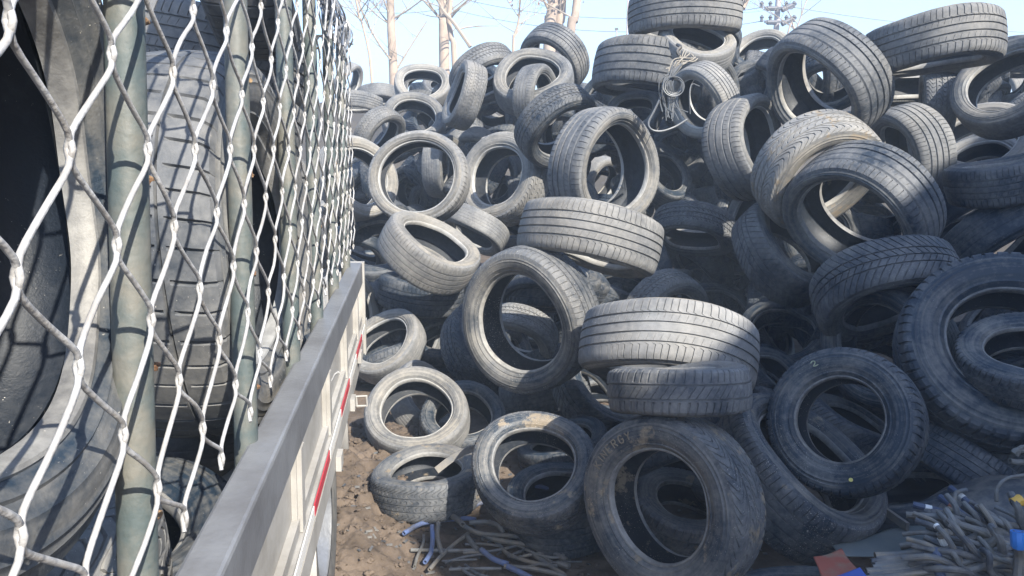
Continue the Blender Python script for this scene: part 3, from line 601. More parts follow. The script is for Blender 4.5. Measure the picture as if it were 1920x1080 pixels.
 ('R', 1.691, 6.469, 2.458, -0.049, -0.298, -0.953, 0.469),
 ('V', 4.459, 6.197, 1.746, 0.708, -0.637, 0.305, 0.484),
 ('R', 2.161, 5.158, 0.376, -0.973, -0.228, 0.041, 0.501),
 ('V', 1.602, 6.811, 1.786, -0.935, 0.053, -0.351, 0.567),
 ('V', 1.879, 5.804, 0.278, -0.456, -0.562, 0.69, 0.543),
 ('V', 1.981, 5.336, 0.392, -0.574, 0.043, -0.817, 0.479),
 ('R', 1.655, 6.328, 0.866, 0.597, 0.15, 0.788, 0.568),
 ('H', 1.848, 6.236, 1.477, 0.649, 0.443, 0.619, 0.561),
 ('R', 0.134, 7.742, 1.787, -0.91, 0.221, -0.35, 0.546),
 ('S', 4.786, 7.393, 2.179, 0.472, 0.827, 0.305, 0.546),
 ('H', -0.694, 8.591, 2.047, 0.592, 0.254, 0.764, 0.484),
 ('R', 0.971, 2.791, 0.219, -0.659, 0.156, 0.735, 0.484),
 ('V', 1.947, 5.61, 0.282, -0.825, -0.097, 0.557, 0.569),
 ('R', 2.104, 6.418, 1.886, 0.947, 0.178, -0.266, 0.635),
 ('R', 1.306, 6.885, 1.299, 0.424, 0.877, 0.227, 0.531)]
MUDDY = {'t30': .55, 't32': .6, 't34': .72, 't35': .6, 't42': .35, 't51': .75, 't29': .25, 't33': .3, 't24': .25}
FLECK = {'t23': .8, 't37': .5, 't25': .8, 't40': .6, 't34': .6, 't42': .9, 't46': .6, 't27': .5, 't32': .8}
HEAP = {}
for (tid, k, tone, x, y, z, a, b, c, D, label) in TYRES:
    HEAP[tid] = tyre(k, (x, y, z), (a, b, c), D, tone, label, 'tyres in the heap', MUDDY.get(tid, .08), FLECK.get(tid, .25),
                     spin=.3 if tid in ('t34', 't40') else None, squash=.0 if tid in ('t34', 't40') else (.045 if tid in ('t42', 't20', 't64') else None))
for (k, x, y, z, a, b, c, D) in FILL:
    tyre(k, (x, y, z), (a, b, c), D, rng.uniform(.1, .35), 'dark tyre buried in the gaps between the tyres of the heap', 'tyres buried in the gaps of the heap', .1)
# paint dot and chalk mark on the round black tyre, lettering on the nearest one
def on_sidewall(root, ang, rho, lift=.004):    # a local point on the outer face
    D = root.matrix_world
    return ang, rho
def face_frame(tid):
    r = HEAP[tid]; k = [t for t in TYRES if t[0] == tid][0][1]
    s = sidewall_of(r); s = [o for o in s if sum(v.co.z for v in o.data.vertices) > 0][0]
    return r, s, KIND[k]
def world_angle(root, dx, dy):                # local polar angle of a direction given in photo right / up
    d = root.matrix_world.to_3x3().inverted() @ (RT * dx + UP * dy)
    return math.atan2(d.y, d.x)
def side_z(s, rho, a):
    x, y = rho * math.cos(a), rho * math.sin(a); near = sorted((v.co for v in s.data.vertices), key=lambda c: (c.x - x) ** 2 + (c.y - y) ** 2)[:3]; return max(c.z for c in near)
r, s, (ho, wr) = face_frame('t40')
a = world_angle(r, .33, -.95); rho = .40
q = MB(); n = 14; cx, cy = rho * math.cos(a), rho * math.sin(a); z0 = side_z(s, rho, a)
q.add([(cx + .012 * math.cos(6.283 * i / n), cy + .012 * math.sin(6.283 * i / n), z0 + .012) for i in range(n)] + [(cx + .013 * math.cos(6.283 * i / n), cy + .013 * math.sin(6.283 * i / n), z0 - .01) for i in range(n)],
      [tuple(range(n))] + [(n + i, n + (i + 1) % n, (i + 1) % n, i) for i in range(n)])
tag(q.build('paint_dot', M_PAINT, s), 'small round yellow paint dot on the sidewall')
M_CHALK = mat('green yellow chalk', (.33, .36, .24), .9)
a = world_angle(r, -.5, .86); q = MB(); pts = []
for (u, v) in ((-.022, .012), (-.010, .022), (.006, .016), (.002, .002), (-.014, -.012), (.004, -.016), (.020, -.012)):
    rr = .40 + v; aa = a - u / .40; pts.append((rr * math.cos(aa), rr * math.sin(aa), side_z(s, rr, aa) + .003))
q.tube(spline(pts, 5), .0035, 6); q.build('chalk_mark', M_CHALK, s)
r, s, (ho, wr) = face_frame('t34')
LET = {'K': [[(0, 0), (0, 1)], [(.75, 1), (0, .45)], [(.22, .6), (.8, 0)]], 'I': [[(.2, 0), (.2, 1)]], 'N': [[(0, 0), (0, 1), (.75, 0), (.75, 1)]],
       'E': [[(.7, 1), (0, 1), (0, 0), (.7, 0)], [(0, .5), (.55, .5)]], 'R': [[(0, 0), (0, 1), (.6, 1), (.72, .78), (.6, .52), (0, .5)], [(.35, .5), (.75, 0)]],
       'G': [[(.75, .85), (.55, 1), (.2, 1), (0, .75), (0, .25), (.2, 0), (.6, 0), (.75, .2), (.75, .48), (.45, .48)]], 'Y': [[(0, 1), (.38, .5), (.76, 1)], [(.38, .5), (.38, 0)]]}
a0 = world_angle(r, -.66, .62); q = MB(); pos = -.19; hgt = .042; wid = .034; sg = 1
for ch in 'KINERGY':
    for st in LET[ch]:
        pts = []
        for (u, v) in st:
            rr = .375 + v * hgt; aa = a0 - (pos + u * wid) / .39; pts.append((rr * math.cos(aa), rr * math.sin(aa), side_z(s, rr, aa) + .002))
        dense = []
        for i in range(len(pts) - 1):
            for t in (0, .5): dense.append(Vector(pts[i]).lerp(Vector(pts[i + 1]), t))
        dense.append(Vector(pts[-1])); q.tube(dense, .0042, 5)
    pos += (.6 if ch == 'I' else 1.15) * wid + .008
q.build('lettering', M_MUDTXT, s)
# ------------------------------------------------------------------ the truck (its own frame: along, to the left, up; origin under the camera's eye)
YAW = math.atan(185 / 1371 * math.cos(P))
TU = Vector((-math.sin(YAW), math.cos(YAW), 0)); TL = Vector((-math.cos(YAW), -math.sin(YAW), 0)); TZ = Vector((0, 0, 1))
def tp(z, l, h):                              # z: distance along the view; posts and boards are raked a little towards the tail
    return CAM + TU * ((z + .129 * l + .186 * h) / .974) + TL * l + TZ * h
M_STEEL = mat('galvanised steel', (.30, .31, .33), .42, .55, .15, 60, col2=(.22, .225, .235), vscale=9)
M_RAIL = mat('worn grey paint', (.165, .17, .18), .45, .0, .12, 70, col2=(.11, .11, .115), vscale=7, lo=.4, hi=.7)
M_POST = mat('faded green grey tube', (.065, .085, .085), .6, .0, .2, 60, col2=(.14, .135, .115), vscale=11, lo=.42, hi=.62)
M_WIRE = mat('bare wire', (.42, .42, .42), .45, .0, .25, 120, col2=(.28, .265, .25), vscale=20)
M_WHITE = mat('dusty white paint', (.34, .325, .30), .55, .0, .1, 50, col2=(.25, .235, .21), vscale=6, lo=.42, hi=.66)
M_RUST = mat('rusty weld', (.14, .065, .03), .9, .0, .8, 70, col2=(.26, .18, .10), vscale=30)
M_RED = mat('red reflective film', (.42, .03, .045), .4)
M_CREAM = mat('white reflective film', (.66, .64, .60), .4)
M_FRAME = mat('chassis black', (.03, .03, .032), .6)
M_BED = mat('worn bed plank', (.16, .14, .12), .85, .0, .4, 30, col2=(.09, .08, .07), vscale=8)
M_CHAIN = mat('chain steel', (.09, .085, .08), .5, .5)
truck = empty('cargo_truck', CAM + TU * 1.5 + TL * 1.2 - TZ * 1.5)
tag(truck, 'white drop side truck with grey top rail and wire mesh sides, loaded with tyres', 'truck')
TI = Matrix.Translation(-truck.location)
def tb(mb, name, m, parent=None, smooth=35):
    mb.v = [tuple(TI @ Vector(v)) for v in mb.v]
    o = mb.build(name, m, parent or truck, smooth); return o
def beam(mb, z0, z1, l0, l1, h0, h1, n=1, m=0):
    """A board along the truck between two depths, left offsets and heights."""
    a = [tp(z, l, h) for z in (z0, z1) for l in (l0, l1) for h in (h0, h1)]
    mb.add(a, [(0, 1, 3, 2), (4, 6, 7, 5), (0, 4, 5, 1), (2, 3, 7, 6), (0, 2, 6, 4), (1, 5, 7, 3)], m)
Z0, Z1 = -.4, 3.3
def side(zs, mir):
    """One side of the load bed; mir mirrors it to the far side."""
    X = (lambda l: 2.25 - l) if mir else (lambda l: l)
    q = MB(); beam(q, Z0, Z1, X(.240), X(.297), -.594, -.500); o = tb(q, 'top_rail', M_RAIL, smooth=0)
    bv = o.modifiers.new('bevel', 'BEVEL'); bv.width = .006; bv.segments = 2; bv.limit_method = 'ANGLE'
    q = MB(); beam(q, Z0, Z1 - .01, X(.262), X(.285), -.83, -.596)
    beam(q, Z0, Z1 - .01, X(.238), X(.287), -.805, -.765)
    beam(q, Z0, Z1 - .01, X(.246), X(.2615), -.762, -.735)
    tb(q, 'side_board', M_WHITE, smooth=0)
    q = MB(); beam(q, Z0, Z1 - .01, X(.243), X(.30), -.90, -.835); tb(q, 'bed_edge', M_WHITE, smooth=0)
    z = .5
    while z < 3.3:
        q = MB(); beam(q, z - .018, z + .018, X(.240), X(.2615), -.764 + 0.001, -.597); beam(q, z - .026, z - .0185, X(.250), X(.2615), -.764, -.597)
        beam(q, z + .0185, z + .026, X(.250), X(.2615), -.764, -.597); tb(q, 'rib', M_WHITE, smooth=0); z += .5
    q = MB(); beam(q, Z1 - .02, Z1 + .02, X(.232), X(.30), -.90, -.499); tb(q, 'end_upright', M_WHITE, smooth=0)
    return X
X = side(None, False); side(None, True)
z = .42; i = 0
while z < 3.2:
    q = MB(); beam(q, z, z + .29, .2350, .2376, -.798, -.772); tb(q, 'reflective_strip', M_RED if i % 2 == 0 else M_CREAM, smooth=0); z += .30; i += 1
for z, h, lp in ((2.12, -.885, 0), (2.60, -.885, 1), (2.95, -.82, 0)):
    q = MB(); beam(q, z - .03, z + .03, .226, .242, h - .02, h + .02)
    o = tb(q, 'latch', M_WHITE, smooth=0)
    q = MB(); c = tp(z, .222, h - .012); s = .032
    loop = [c - TL * .0, c - TL * .036, c - TL * .036 + TZ * .036, c + TZ * .036, c]
    if lp: q.tube(loop, .0045, 6); tb(q, 'latch_loop', M_WHITE, o)
q = MB(); beam(q, Z0, Z1, .30, 1.95, -.90, -.86); tb(q, 'bed_floor', M_BED, smooth=0)
q = MB(); beam(q, Z0, Z1, .75, .85, -1.05, -.905); beam(q, Z0, Z1, 1.40, 1.50, -1.05, -.905)
for z in (.3, 1.0, 1.7, 2.4, 3.1): beam(q, z, z + .06, .32, 1.93, -.965, -.906)
tb(q, 'chassis', M_FRAME, smooth=0)
# wheels: tyre and rim
def wheel(z, l):
    c = tp(z, l, 0); c.z = .37
    o = MB(); n = 48
    prof = [(.19, -.10), (.26, -.105), (.33, -.10), (.365, -.085), (.37, 0), (.365, .085), (.33, .10), (.26, .105), (.19, .10)]
    vs = [c + TL * b + (TU * math.cos(6.2832 * k / n) + TZ * math.sin(6.2832 * k / n)) * a for k in range(n) for a, b in prof]; m_ = len(prof)
    o.add(vs, [(k * m_ + j, ((k + 1) % n) * m_ + j, ((k + 1) % n) * m_ + j + 1, k * m_ + j + 1) for k in range(n) for j in range(m_ - 1)])
    t = MB(); prof = [(.0, -.02), (.06, -.03), (.10, -.045), (.15, -.03), (.195, -.09), (.20, -.1), (.2, .1), (0, .08)]
    vs = [c + TL * b + (TU * math.cos(6.2832 * k / n) + TZ * math.sin(6.2832 * k / n)) * a for k in range(n) for a, b in prof]; m_ = len(prof)
    t.add(vs, [(k * m_ + j, ((k + 1) % n) * m_ + j, ((k + 1) % n) * m_ + j + 1, k * m_ + j + 1) for k in range(n) for j in range(m_ - 1)])
    e = empty('wheel'); e.parent = truck
    a = tb(o, 'wheel_tyre', M_SIDE, e); a.color = (.6, .4, .2, 1); tb(t, 'rim', M_STEEL, e)
for z in (.2, 2.05):
    for l in (.40, 1.85): wheel(z, l)
q = MB(); pts = []
for k in range(13):
    a = math.pi * (k / 12)
    for l in (.262, .50):
        p = tp(2.05, l, 0) + TU * .44 * math.cos(a); p.z = .37 + .20 + .24 * math.sin(a) - (.15 if k in (0, 12) else 0); pts.append(p)
q.add(pts, [(2 * k, 2 * k + 2, 2 * k + 3, 2 * k + 1) for k in range(12)])
o = tb(q, 'mud_guard', M_CREAM); sd_ = o.modifiers.new('thick', 'SOLIDIFY'); sd_.thickness = .008
# raked tubular posts, each with rusty weld blobs and wire ties
def post(z, l):
    q = MB(); q.tube([tp(z, l, -.88), tp(z, l, .52)], .020, 16); o = tb(q, 'post', M_POST)
    r_ = random.Random(int(z * 100))
    for h in (-.40, -.22, -.045, .13, .31):
        q = MB(); hh = h + r_.uniform(-.015, .015); c = tp(z, l, hh) - TL * .014 + TU * .016
        clod(q, c, .0075); q.v = [tuple(Vector((v[0], v[1], c.z + (v[2] - c.z) * 2.6)) if False else Vector(v)) for v in q.v]
        tb(q, 'rust_spot', M_RUST, o)
    return o
PZ = [.18, .78, 1.277, 1.76, 2.21, 2.68, 3.16]
for z in PZ: post(z, .302)
for z in PZ[1::2]:
    q = MB(); q.tube([tp(z, 1.95, -.88), tp(z, 1.95, .52)], .020, 10); tb(q, 'post', M_POST)
for l in (.302, 1.95):
    q = MB(); q.tube([tp(-.2, l, .50), tp(3.2, l, .50)], .012, 8); tb(q, 'top_bar', M_POST)
# wire mesh, big diamonds, each wire a zigzag that hooks its neighbour
q = MB(); LAT = .266; ZC = .572; CW = .166 / 2; RH = .0845
def strand(k):
    rows = []; j0, j1 = -5, 6
    for j in range(j0, j1 + 1):
        col = k if (j + k) % 2 == 0 else k + 1
        rows.append((col, j))
    pts = []
    r_ = random.Random(k * 7 + 1)
    for i, (col, j) in enumerate(rows):
        h = j * RH; 
        if j == j0: h = -.408
        if j == j1: h = .515
        z = ZC + col * CW + .005 * noise.noise(Vector((col * 1.7, j * 2.3, .5))) * 2
        inward = .0026 * (1 if (col == k) else -1)
        e = CW * .07 * (1 if col == k else -1)
        pts.append((z + e, LAT + inward * .5, h - RH * .16)); pts.append((z - e * .1, LAT - inward, h)); pts.append((z + e, LAT + inward * .5, h + RH * .16))
    P_ = [tp(*p) for p in pts]; D_ = []
    for i in range(len(P_) - 1):
        D_.append(P_[i])
        if i % 3 == 2: D_.append(P_[i].lerp(P_[i + 1], .5) + Vector((r_.gauss(0, .0012), r_.gauss(0, .0012), 0)))
    D_.append(P_[-1]); return spline(D_, 3)
for k in range(-6, 32): q.tube(strand(k), .0027, 8)
tb(q, 'wire_mesh', M_WIRE, smooth=60)
# twisted strands hanging over the top edge at the tail
q = MB(); r_ = random.Random(4)
for i in range(26):
    z = 2.2 + 1.05 * i / 25; a = [tp(z, .266 + r_.uniform(-.02, .02), .40 + r_.uniform(-.06, .05)), tp(z + r_.uniform(-.06, .06), .266 + r_.uniform(-.03, .03), .47), tp(z + r_.uniform(-.08, .08), .27, .51 + r_.uniform(0, .03)), tp(z + r_.uniform(-.05, .08), .285, .47)]
    q.tube(spline(a, 4), .004, 5)
for i in range(4):
    a = [tp(2.0 + .32 * k, .28 + r_.uniform(-.02, .02), .50 + r_.uniform(-.015, .02)) for k in range(5)]; q.tube(spline(a, 4), .004, 5)
tb(q, 'mesh_edge_wires', M_STEEL, smooth=60)
# chain across the tail
q = MB(); n = 46
for i in range(n):
    t = i / (n - 1); c = tp(3.12, .31 + 1.62 * t, .475 - .03 * math.sin(math.pi * t) + .002 * (i % 3)); s = .5 * 1.64 / n + .012
    tw = TZ if i % 2 else TU; lk = []
    for k in range(13):
        a = 6.2832 * k / 12; lk.append(c + TL * math.cos(a) * s * .92 + tw * math.sin(a) * .013)
    q.tube(lk, .0042, 5, caps=False)
tb(q, 'tail_chain', M_CHAIN)

# tyres on the truck
def ax(z, l, h): return (TU * z + TL * l + TZ * h).normalized()
LOAD = [
 ('S', (.564, .415, -.02), (.086, -1, -.038), .694, .28, 'nearest tyre on the truck, its dark opening filling the left edge behind the wire mesh', .0),  # tone lowered to imitate shade across this sidewall
 ('X', (1.60, .445, -.205), (-.06, -1, .02), .82, .45, 'upright tyre with wide cross grooved tread standing behind the second mesh post', .0),
 ('X', (2.02, .46, .58), (.05, -1, .10), .68, .35, 'tyre with cross grooved tread perched above the upright one at the top of the load', .0),
 ('B', (.95, .66, -.60), (.1, .12, 1), .62, .55, 'tyre lying flat under the nearest tyre on the truck, only a strip of tread showing', .0),
 ('R', (2.62, .70, .33), (-.1, .25, -1), .66, .7, 'ribbed tyre on top of the flat stack of truck tyres, below the chain', .0),
 ('R', (2.60, .74, .10), (-.16, .30, -1), .70, .65, 'ribbed tyre in the middle of the flat stack of truck tyres', .0),
 ('R', (2.55, .70, -.115), (-.1, .16, -1), .68, .6, 'ribbed tyre at the bottom of the flat stack of truck tyres', .0),
 ('S', (2.35, .64, -.48), (-.75, -.60, .25), .60, .75, 'tyre leaning on the load with its pale ring facing the mesh, below the flat stack', .0),
 ('S', (1.98, .68, -.66), (-.15, -.3, 1), .62, .8, 'smooth pale tyre lying low on the bed between two mesh posts', .0),
 ('B', (2.95, .66, -.35), (-.3, -1, .2), .66, .6, 'tyre standing near the truck tail behind the last mesh posts', .0),
 ('R', (3.00, .72, .25), (-.6, -.7, .2), .60, .5, 'tyre leaning at the top of the load near the truck tail', .0),
 ('H', (2.50, .64, -.74), (0, .1, 1), .66, .3, 'dark tyre lying on the bed under the pale ring facing the mesh', .0),
 ('B', (1.25, .62, -.75), (0, .05, 1), .64, .25, 'dark tyre lying on the bed under the upright cross grooved tyre', .0),
]
for k, c, n, D, tone, lab, mud in LOAD:
    tyre(k, tp(*c), ax(*n), D, tone, lab, 'tyres loaded on the truck', mud)
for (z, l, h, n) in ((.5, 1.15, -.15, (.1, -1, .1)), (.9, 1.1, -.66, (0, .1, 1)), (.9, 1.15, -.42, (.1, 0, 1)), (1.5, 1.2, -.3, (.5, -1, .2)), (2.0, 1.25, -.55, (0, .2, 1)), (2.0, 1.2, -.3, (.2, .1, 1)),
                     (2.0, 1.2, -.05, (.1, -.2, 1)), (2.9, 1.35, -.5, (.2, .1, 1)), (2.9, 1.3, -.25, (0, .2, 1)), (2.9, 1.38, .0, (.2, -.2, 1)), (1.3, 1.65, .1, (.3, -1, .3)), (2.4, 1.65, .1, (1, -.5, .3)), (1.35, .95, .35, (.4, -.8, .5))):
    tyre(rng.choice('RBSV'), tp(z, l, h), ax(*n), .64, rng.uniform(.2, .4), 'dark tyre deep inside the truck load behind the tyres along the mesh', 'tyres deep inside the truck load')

# ------------------------------------------------------------------ cut hoses on the ground
def hmat(name, c, c2): return mat(name, c, .55, 0, .3, 60, col2=c2, vscale=16, lo=.4, hi=.62)
M_HBLUE = hmat('blue hose', (.11, .16, .32), (.12, .13, .17)); M_HGREY = hmat('grey hose', (.105, .11, .115), (.20, .17, .13))
M_HPALE = hmat('pale grey hose', (.16, .16, .155), (.11, .10, .085)); M_HDARK = hmat('black hose', (.05, .055, .065), (.16, .15, .135))
M_HNAVY = hmat('navy hose end', (.04, .06, .12), (.07, .09, .14)); M_COLLAR = mat('white collar', (.66, .66, .64), .45); M_BLUEP = mat('blue plastic', (.04, .20, .58), .4)
M_YEL = mat('yellow plastic', (.62, .36, .05), .45); M_REDB = mat('red brown sleeve', (.32, .13, .08), .6)
def hose(pix, r, m, label=None, group='cut hoses on the ground', h=None, collar=None, n=9):
    pts = []
    for i, q_ in enumerate(pix):
        x, y = q_[0], q_[1]; lift = q_[2] if len(q_) > 2 else r + .006
        p = gp(x, y, lift); pts.append(p)
    o = MB(); o.tube(spline(pts, 7), r * .76, n, hollow=.62)
    ob = o.build('hose', m); ob_tag = tag(ob, label, 'hose', group)
    return ob
G1 = 'cut hoses on the ground'
hose([(757, 1000, .05), (790, 982, .04), (830, 975, .03), (872, 972, .03), (892, 975, .03)], .0125, M_HBLUE, 'blue hose with a white cut end arching over the others, left of the muddy tyre')
hose([(810, 985, .06), (811, 1010, .03), (808, 1035, .015), (797, 1054, .015)], .012, M_HBLUE, 'short blue hose hanging down towards the camera from the arching blue one')
hose([(888, 898, .16), (876, 925, .10), (862, 945, .06), (840, 965, .045)], .0105, M_HBLUE, 'pale blue hose rising to lean on the edge of the muddy tyre')
hose([(850, 962, .05), (880, 952, .05), (905, 942, .05)], .0105, M_HBLUE, 'short blue hose ducking under the left side of the muddy tyre')
hose([(962, 934, .05), (985, 918, .07), (1010, 912, .08), (1036, 919, .05)], .0125, M_HBLUE, 'bright blue hose curving inside the opening of the muddy tyre')
hose([(902, 1030, .03), (925, 1048, .02), (952, 1058, .015)], .013, M_HBLUE, 'dull blue hose starting at an open pipe end in the middle of the tangle')
hose([(952, 1062, .015), (985, 1078, .015), (1020, 1100, .015)], .0135, M_HBLUE, 'dull blue hose running off the bottom edge')
hose([(868, 985, .05), (900, 1000, .04), (960, 1005, .035), (1008, 1012, .03)], .0115, M_HGREY, 'grey hose with an open end pointing right under the muddy tyre')
hose([(882, 994, .03), (930, 1012, .025), (980, 1020, .02), (1015, 1026, .02)], .013, M_HGREY, 'thick grey hose running right below the one with the open end')
hose([(868, 983, .07), (855, 972, .06), (845, 966, .05)], .0145, M_HGREY, 'short fat pipe end facing the camera in the middle of the tangle')
hose([(880, 980, .05), (910, 979, .05), (932, 985, .045), (944, 1000, .025)], .0125, M_HPALE, 'pale curved hose end bending down right below the muddy tyre')
hose([(822, 980, .055), (820, 1005, .03), (826, 1030, .02), (830, 1040, .015)], .012, M_HGREY, 'muddy green grey hose crossing down beside the short blue one')
hose([(878, 1000, .02), (850, 1022, .015), (825, 1045, .015), (805, 1068, .015)], .010, M_HGREY, 'mud caked thin hose slanting down left to the edge of the mud')
hose([(794, 1004, .03), (793, 1020, .02), (782, 1045, .01), (777, 1062, .01)], .008, M_HPALE, 'thin clear tube bent over the mud left of the blue hoses')
hose([(876, 1005, .02), (886, 1020, .02), (897, 1032, .02)], .0125, M_HPALE, 'short pale stub above the dull blue hose')
hose([(930, 1015, .012), (955, 1040, .012), (1000, 1055, .012), (1045, 1062, .012)], .010, M_HGREY, 'dark grey hose on the bare earth nearest the lettered tyre')
hose([(985, 1030, .02), (1010, 1040, .02), (1045, 1045, .02), (1070, 1030, .03)], .007, M_HPALE, 'thin white cable looping under the lettered tyre')
hose([(1000, 1040, .012), (1030, 1060, .012), (1060, 1080, .012)], .012, M_HGREY, 'brown grey hose pointing to the lower edge beside the lettered tyre')
hose([(945, 1062, .012), (1000, 1066, .012), (1060, 1080, .012)], .011, M_HGREY, 'grey hose lying straight along the bottom edge')
hose([(1040, 1038, .02), (1062, 1050, .015)], .014, M_HGREY, 'stubby open pipe touching the lettered tyre')
hose([(1045, 1055, .015), (1068, 1062, .015)], .014, M_HDARK, 'stubby black pipe below the grey stubby one')
hose([(1010, 930, .03), (1040, 922, .03), (1060, 918, .03)], .012, M_HDARK, 'dark hose lying beside the bright blue one in the muddy tyre')
for i in range(16):
    x, y = rng.uniform(830, 1080), rng.uniform(985, 1078); a = rng.uniform(-.5, .9); L_ = rng.uniform(25, 70)
    hose([(x - L_ * math.cos(a), y - L_ * .5 * math.sin(a), .012), (x, y + rng.uniform(-6, 6), .014), (x + L_ * math.cos(a), y + L_ * .5 * math.sin(a), .012)], rng.uniform(.005, .010), rng.choice([M_HGREY, M_HDARK, M_HGREY, M_HPALE]),
         'thin muddy hose offcut lying among the cut hoses on the ground', 'thin hose offcuts on the ground')

ch = MB(); r_ = random.Random(21)             # chips of rubber and bits of hose skin, nobody could count them
for _ in range(420):
    x = r_.uniform(-.75, 1.2); y = r_.uniform(2.15, 3.3); z = gh(x, y) + .004; a = r_.uniform(0, 3.14); L_ = r_.uniform(.004, .016); t_ = r_.uniform(-.3, .3)
    ch.box((x, y, z), (L_ * math.cos(a), L_ * math.sin(a), L_ * t_), (-.004 * math.sin(a), .004 * math.cos(a), .001), (0, .0005, .0016))
tag(ch.build('rubber_chips', M_HDARK, smooth=0), 'black rubber chips scattered over the mud around the hoses', 'chips', kind='stuff')

# heap of hose ends at the lower right: laid on a low mound
HP = Vector((1.62, 2.22, 0))
def hpt(x, y, z): return px(x, y, z)
def phose(pts, r, m, label, group, fit=None, name='hose'):
    o = MB(); sp = spline([hpt(*p) for p in pts], 7); o.tube(sp, r * .7, 9, hollow=.62)
    ob = tag(o.build(name, m), label, 'hose', group)
    if fit:
        mt, i0, i1, rr, nm = fit; c = MB(); c.tube(sp[i0:i1], r * .7 * rr, 10); c.build(nm, mt, ob)
    return ob
G2 = 'hoses heaped at the lower right'
phose([(1712, 946, 2.35), (1738, 953, 2.33), (1770, 962, 2.32), (1800, 985, 2.35)], .0155, M_HNAVY, 'black hose end with a white collar, leftmost of the upright ends in the heap', G2, (M_COLLAR, 6, 10, 1.1, 'collar'))
phose([(1762, 932, 2.40), (1785, 948, 2.36), (1815, 975, 2.33), (1842, 1000, 2.35)], .0165, M_HNAVY, 'thick navy hose end with a red brown sleeve in the heap', G2, (M_REDB, 6, 10, 1.05, 'sleeve'))
phose([(1781, 914, 2.46), (1803, 932, 2.42), (1830, 955, 2.38), (1862, 985, 2.38)], .0155, M_HNAVY, 'navy hose end with a white collar, highest of the pointing ends in the heap', G2, (M_COLLAR, 6, 9, 1.1, 'collar'))
phose([(1909, 996, 1.98), (1910, 1020, 1.98), (1912, 1045, 2.0), (1908, 1095, 2.0)], .0200, M_HGREY, 'grey hose with a big blue plastic fitting at the right edge', G2, (M_BLUEP, 0, 9, 1.35, 'blue_fitting'))
phose([(1898, 945, 2.25), (1912, 938, 2.25), (1935, 930, 2.25)], .016, M_HDARK, 'hose with a yellow connector at the right edge of the heap', G2, (M_YEL, 1, 9, 1.6, 'yellow_connector'))
phose([(1762, 1000, 2.1), (1772, 1020, 2.1), (1792, 1060, 2.1), (1815, 1100, 2.1)], .0165, M_HGREY, 'steep grey hose with a white band crossing the front of the heap', G2, (M_COLLAR, 3, 8, 1.12, 'white_band'))
phose([(1777, 1002, 2.15), (1790, 1000, 2.15), (1830, 1030, 2.13), (1850, 1080, 2.12)], .016, M_HGREY, 'grey hose bending down just right of the steep banded one', G2)
phose([(1872, 990, 2.08), (1868, 1010, 2.08), (1840, 1030, 2.1), (1780, 1050, 2.12), (1700, 1072, 2.15)], .0165, M_HPALE, 'pale hose with an open round end facing up, middle right of the heap', G2)
phose([(1755, 1030, 2.09), (1758, 1050, 2.07), (1762, 1075, 2.06), (1776, 1100, 2.06)], .019, M_HNAVY, 'short navy hose standing steeply across the lying bundle', G2)
phose([(1788, 945, 2.36), (1792, 925, 2.40), (1812, 918, 2.42)], .010, M_HGREY, 'thin grey hose with a hooked tip among the pointing ends', G2)
phose([(1868, 940, 2.4), (1870, 915, 2.42), (1888, 897, 2.45), (1925, 890, 2.45)], .0085, M_HPALE, 'thin pale hose looping up to the right edge', G2)
for i, (x, y) in enumerate(((1905, 846), (1893, 868), (1899, 842))):
    phose([(x, y - (4 if i == 1 else -8), 2.5), (x + 10, y - 6 + i * 4, 2.5), (x + 45, y - 6 + i * 5, 2.5)], .014, M_HPALE, ['grey green hose end curling at the right edge above the heap', 'straight grey hose end at the right edge above the heap', 'upper hose end at the right edge above the heap'][i], G2)
# fan of ends pointing up and left
for i in range(80):
    t = i / 79; bx = rng.uniform(1790, 1935); by = rng.uniform(985, 1075)
    a = R(rng.uniform(100, 178)) ; L_ = rng.uniform(70, 150)
    zz = 2.42 - (by - 930) / 150 * .38 + rng.uniform(-.03, .03)
    x1, y1 = bx + L_ * math.cos(a), by - L_ * .62 * math.sin(a)
    x1 = max(x1, 1690 + (1010 - y1) * .12); y1 = max(y1, 925 if x1 > 1760 else 960)
    mid = ((bx + x1) / 2 + rng.uniform(-8, 8), (by + y1) / 2 - rng.uniform(2, 14), zz - .01)
    phose([(bx + 40, by + 26, zz + .02), (bx, by, zz), mid, (x1, y1, zz + .03)], rng.uniform(.010, .0165), rng.choice([M_HGREY, M_HGREY, M_HDARK, M_HPALE, M_HDARK]),
          'grey hose offcut fanning out of the heap at the lower right', 'grey hoses fanning out of the heap', (M_COLLAR, 20, 23, 1.1, 'white_band') if rng.random() < .12 else None)
# lying bundle in front
for i in range(26):
    y0 = 1048 + 52 * rng.random(); x0 = rng.uniform(1610, 1690) + (1095 - y0) * .6; zz = 2.17 - (y0 - 1045) / 60 * .1
    phose([(x0, y0 - 6, zz), (x0 + 70, y0 - 12 + rng.uniform(-4, 4), zz - .01), (x0 + 150, y0 - 26, zz - .02), (x0 + 220, y0 - 40 + rng.uniform(-12, 12), zz - .02), (1930, y0 - 30 + rng.uniform(-20, 20), zz - .03)], rng.uniform(.011, .0165),
          rng.choice([M_HGREY, M_HPALE, M_HGREY, M_HDARK]), 'grey hose lying in the bundle along the bottom right edge', 'grey hoses in the lying bundle')
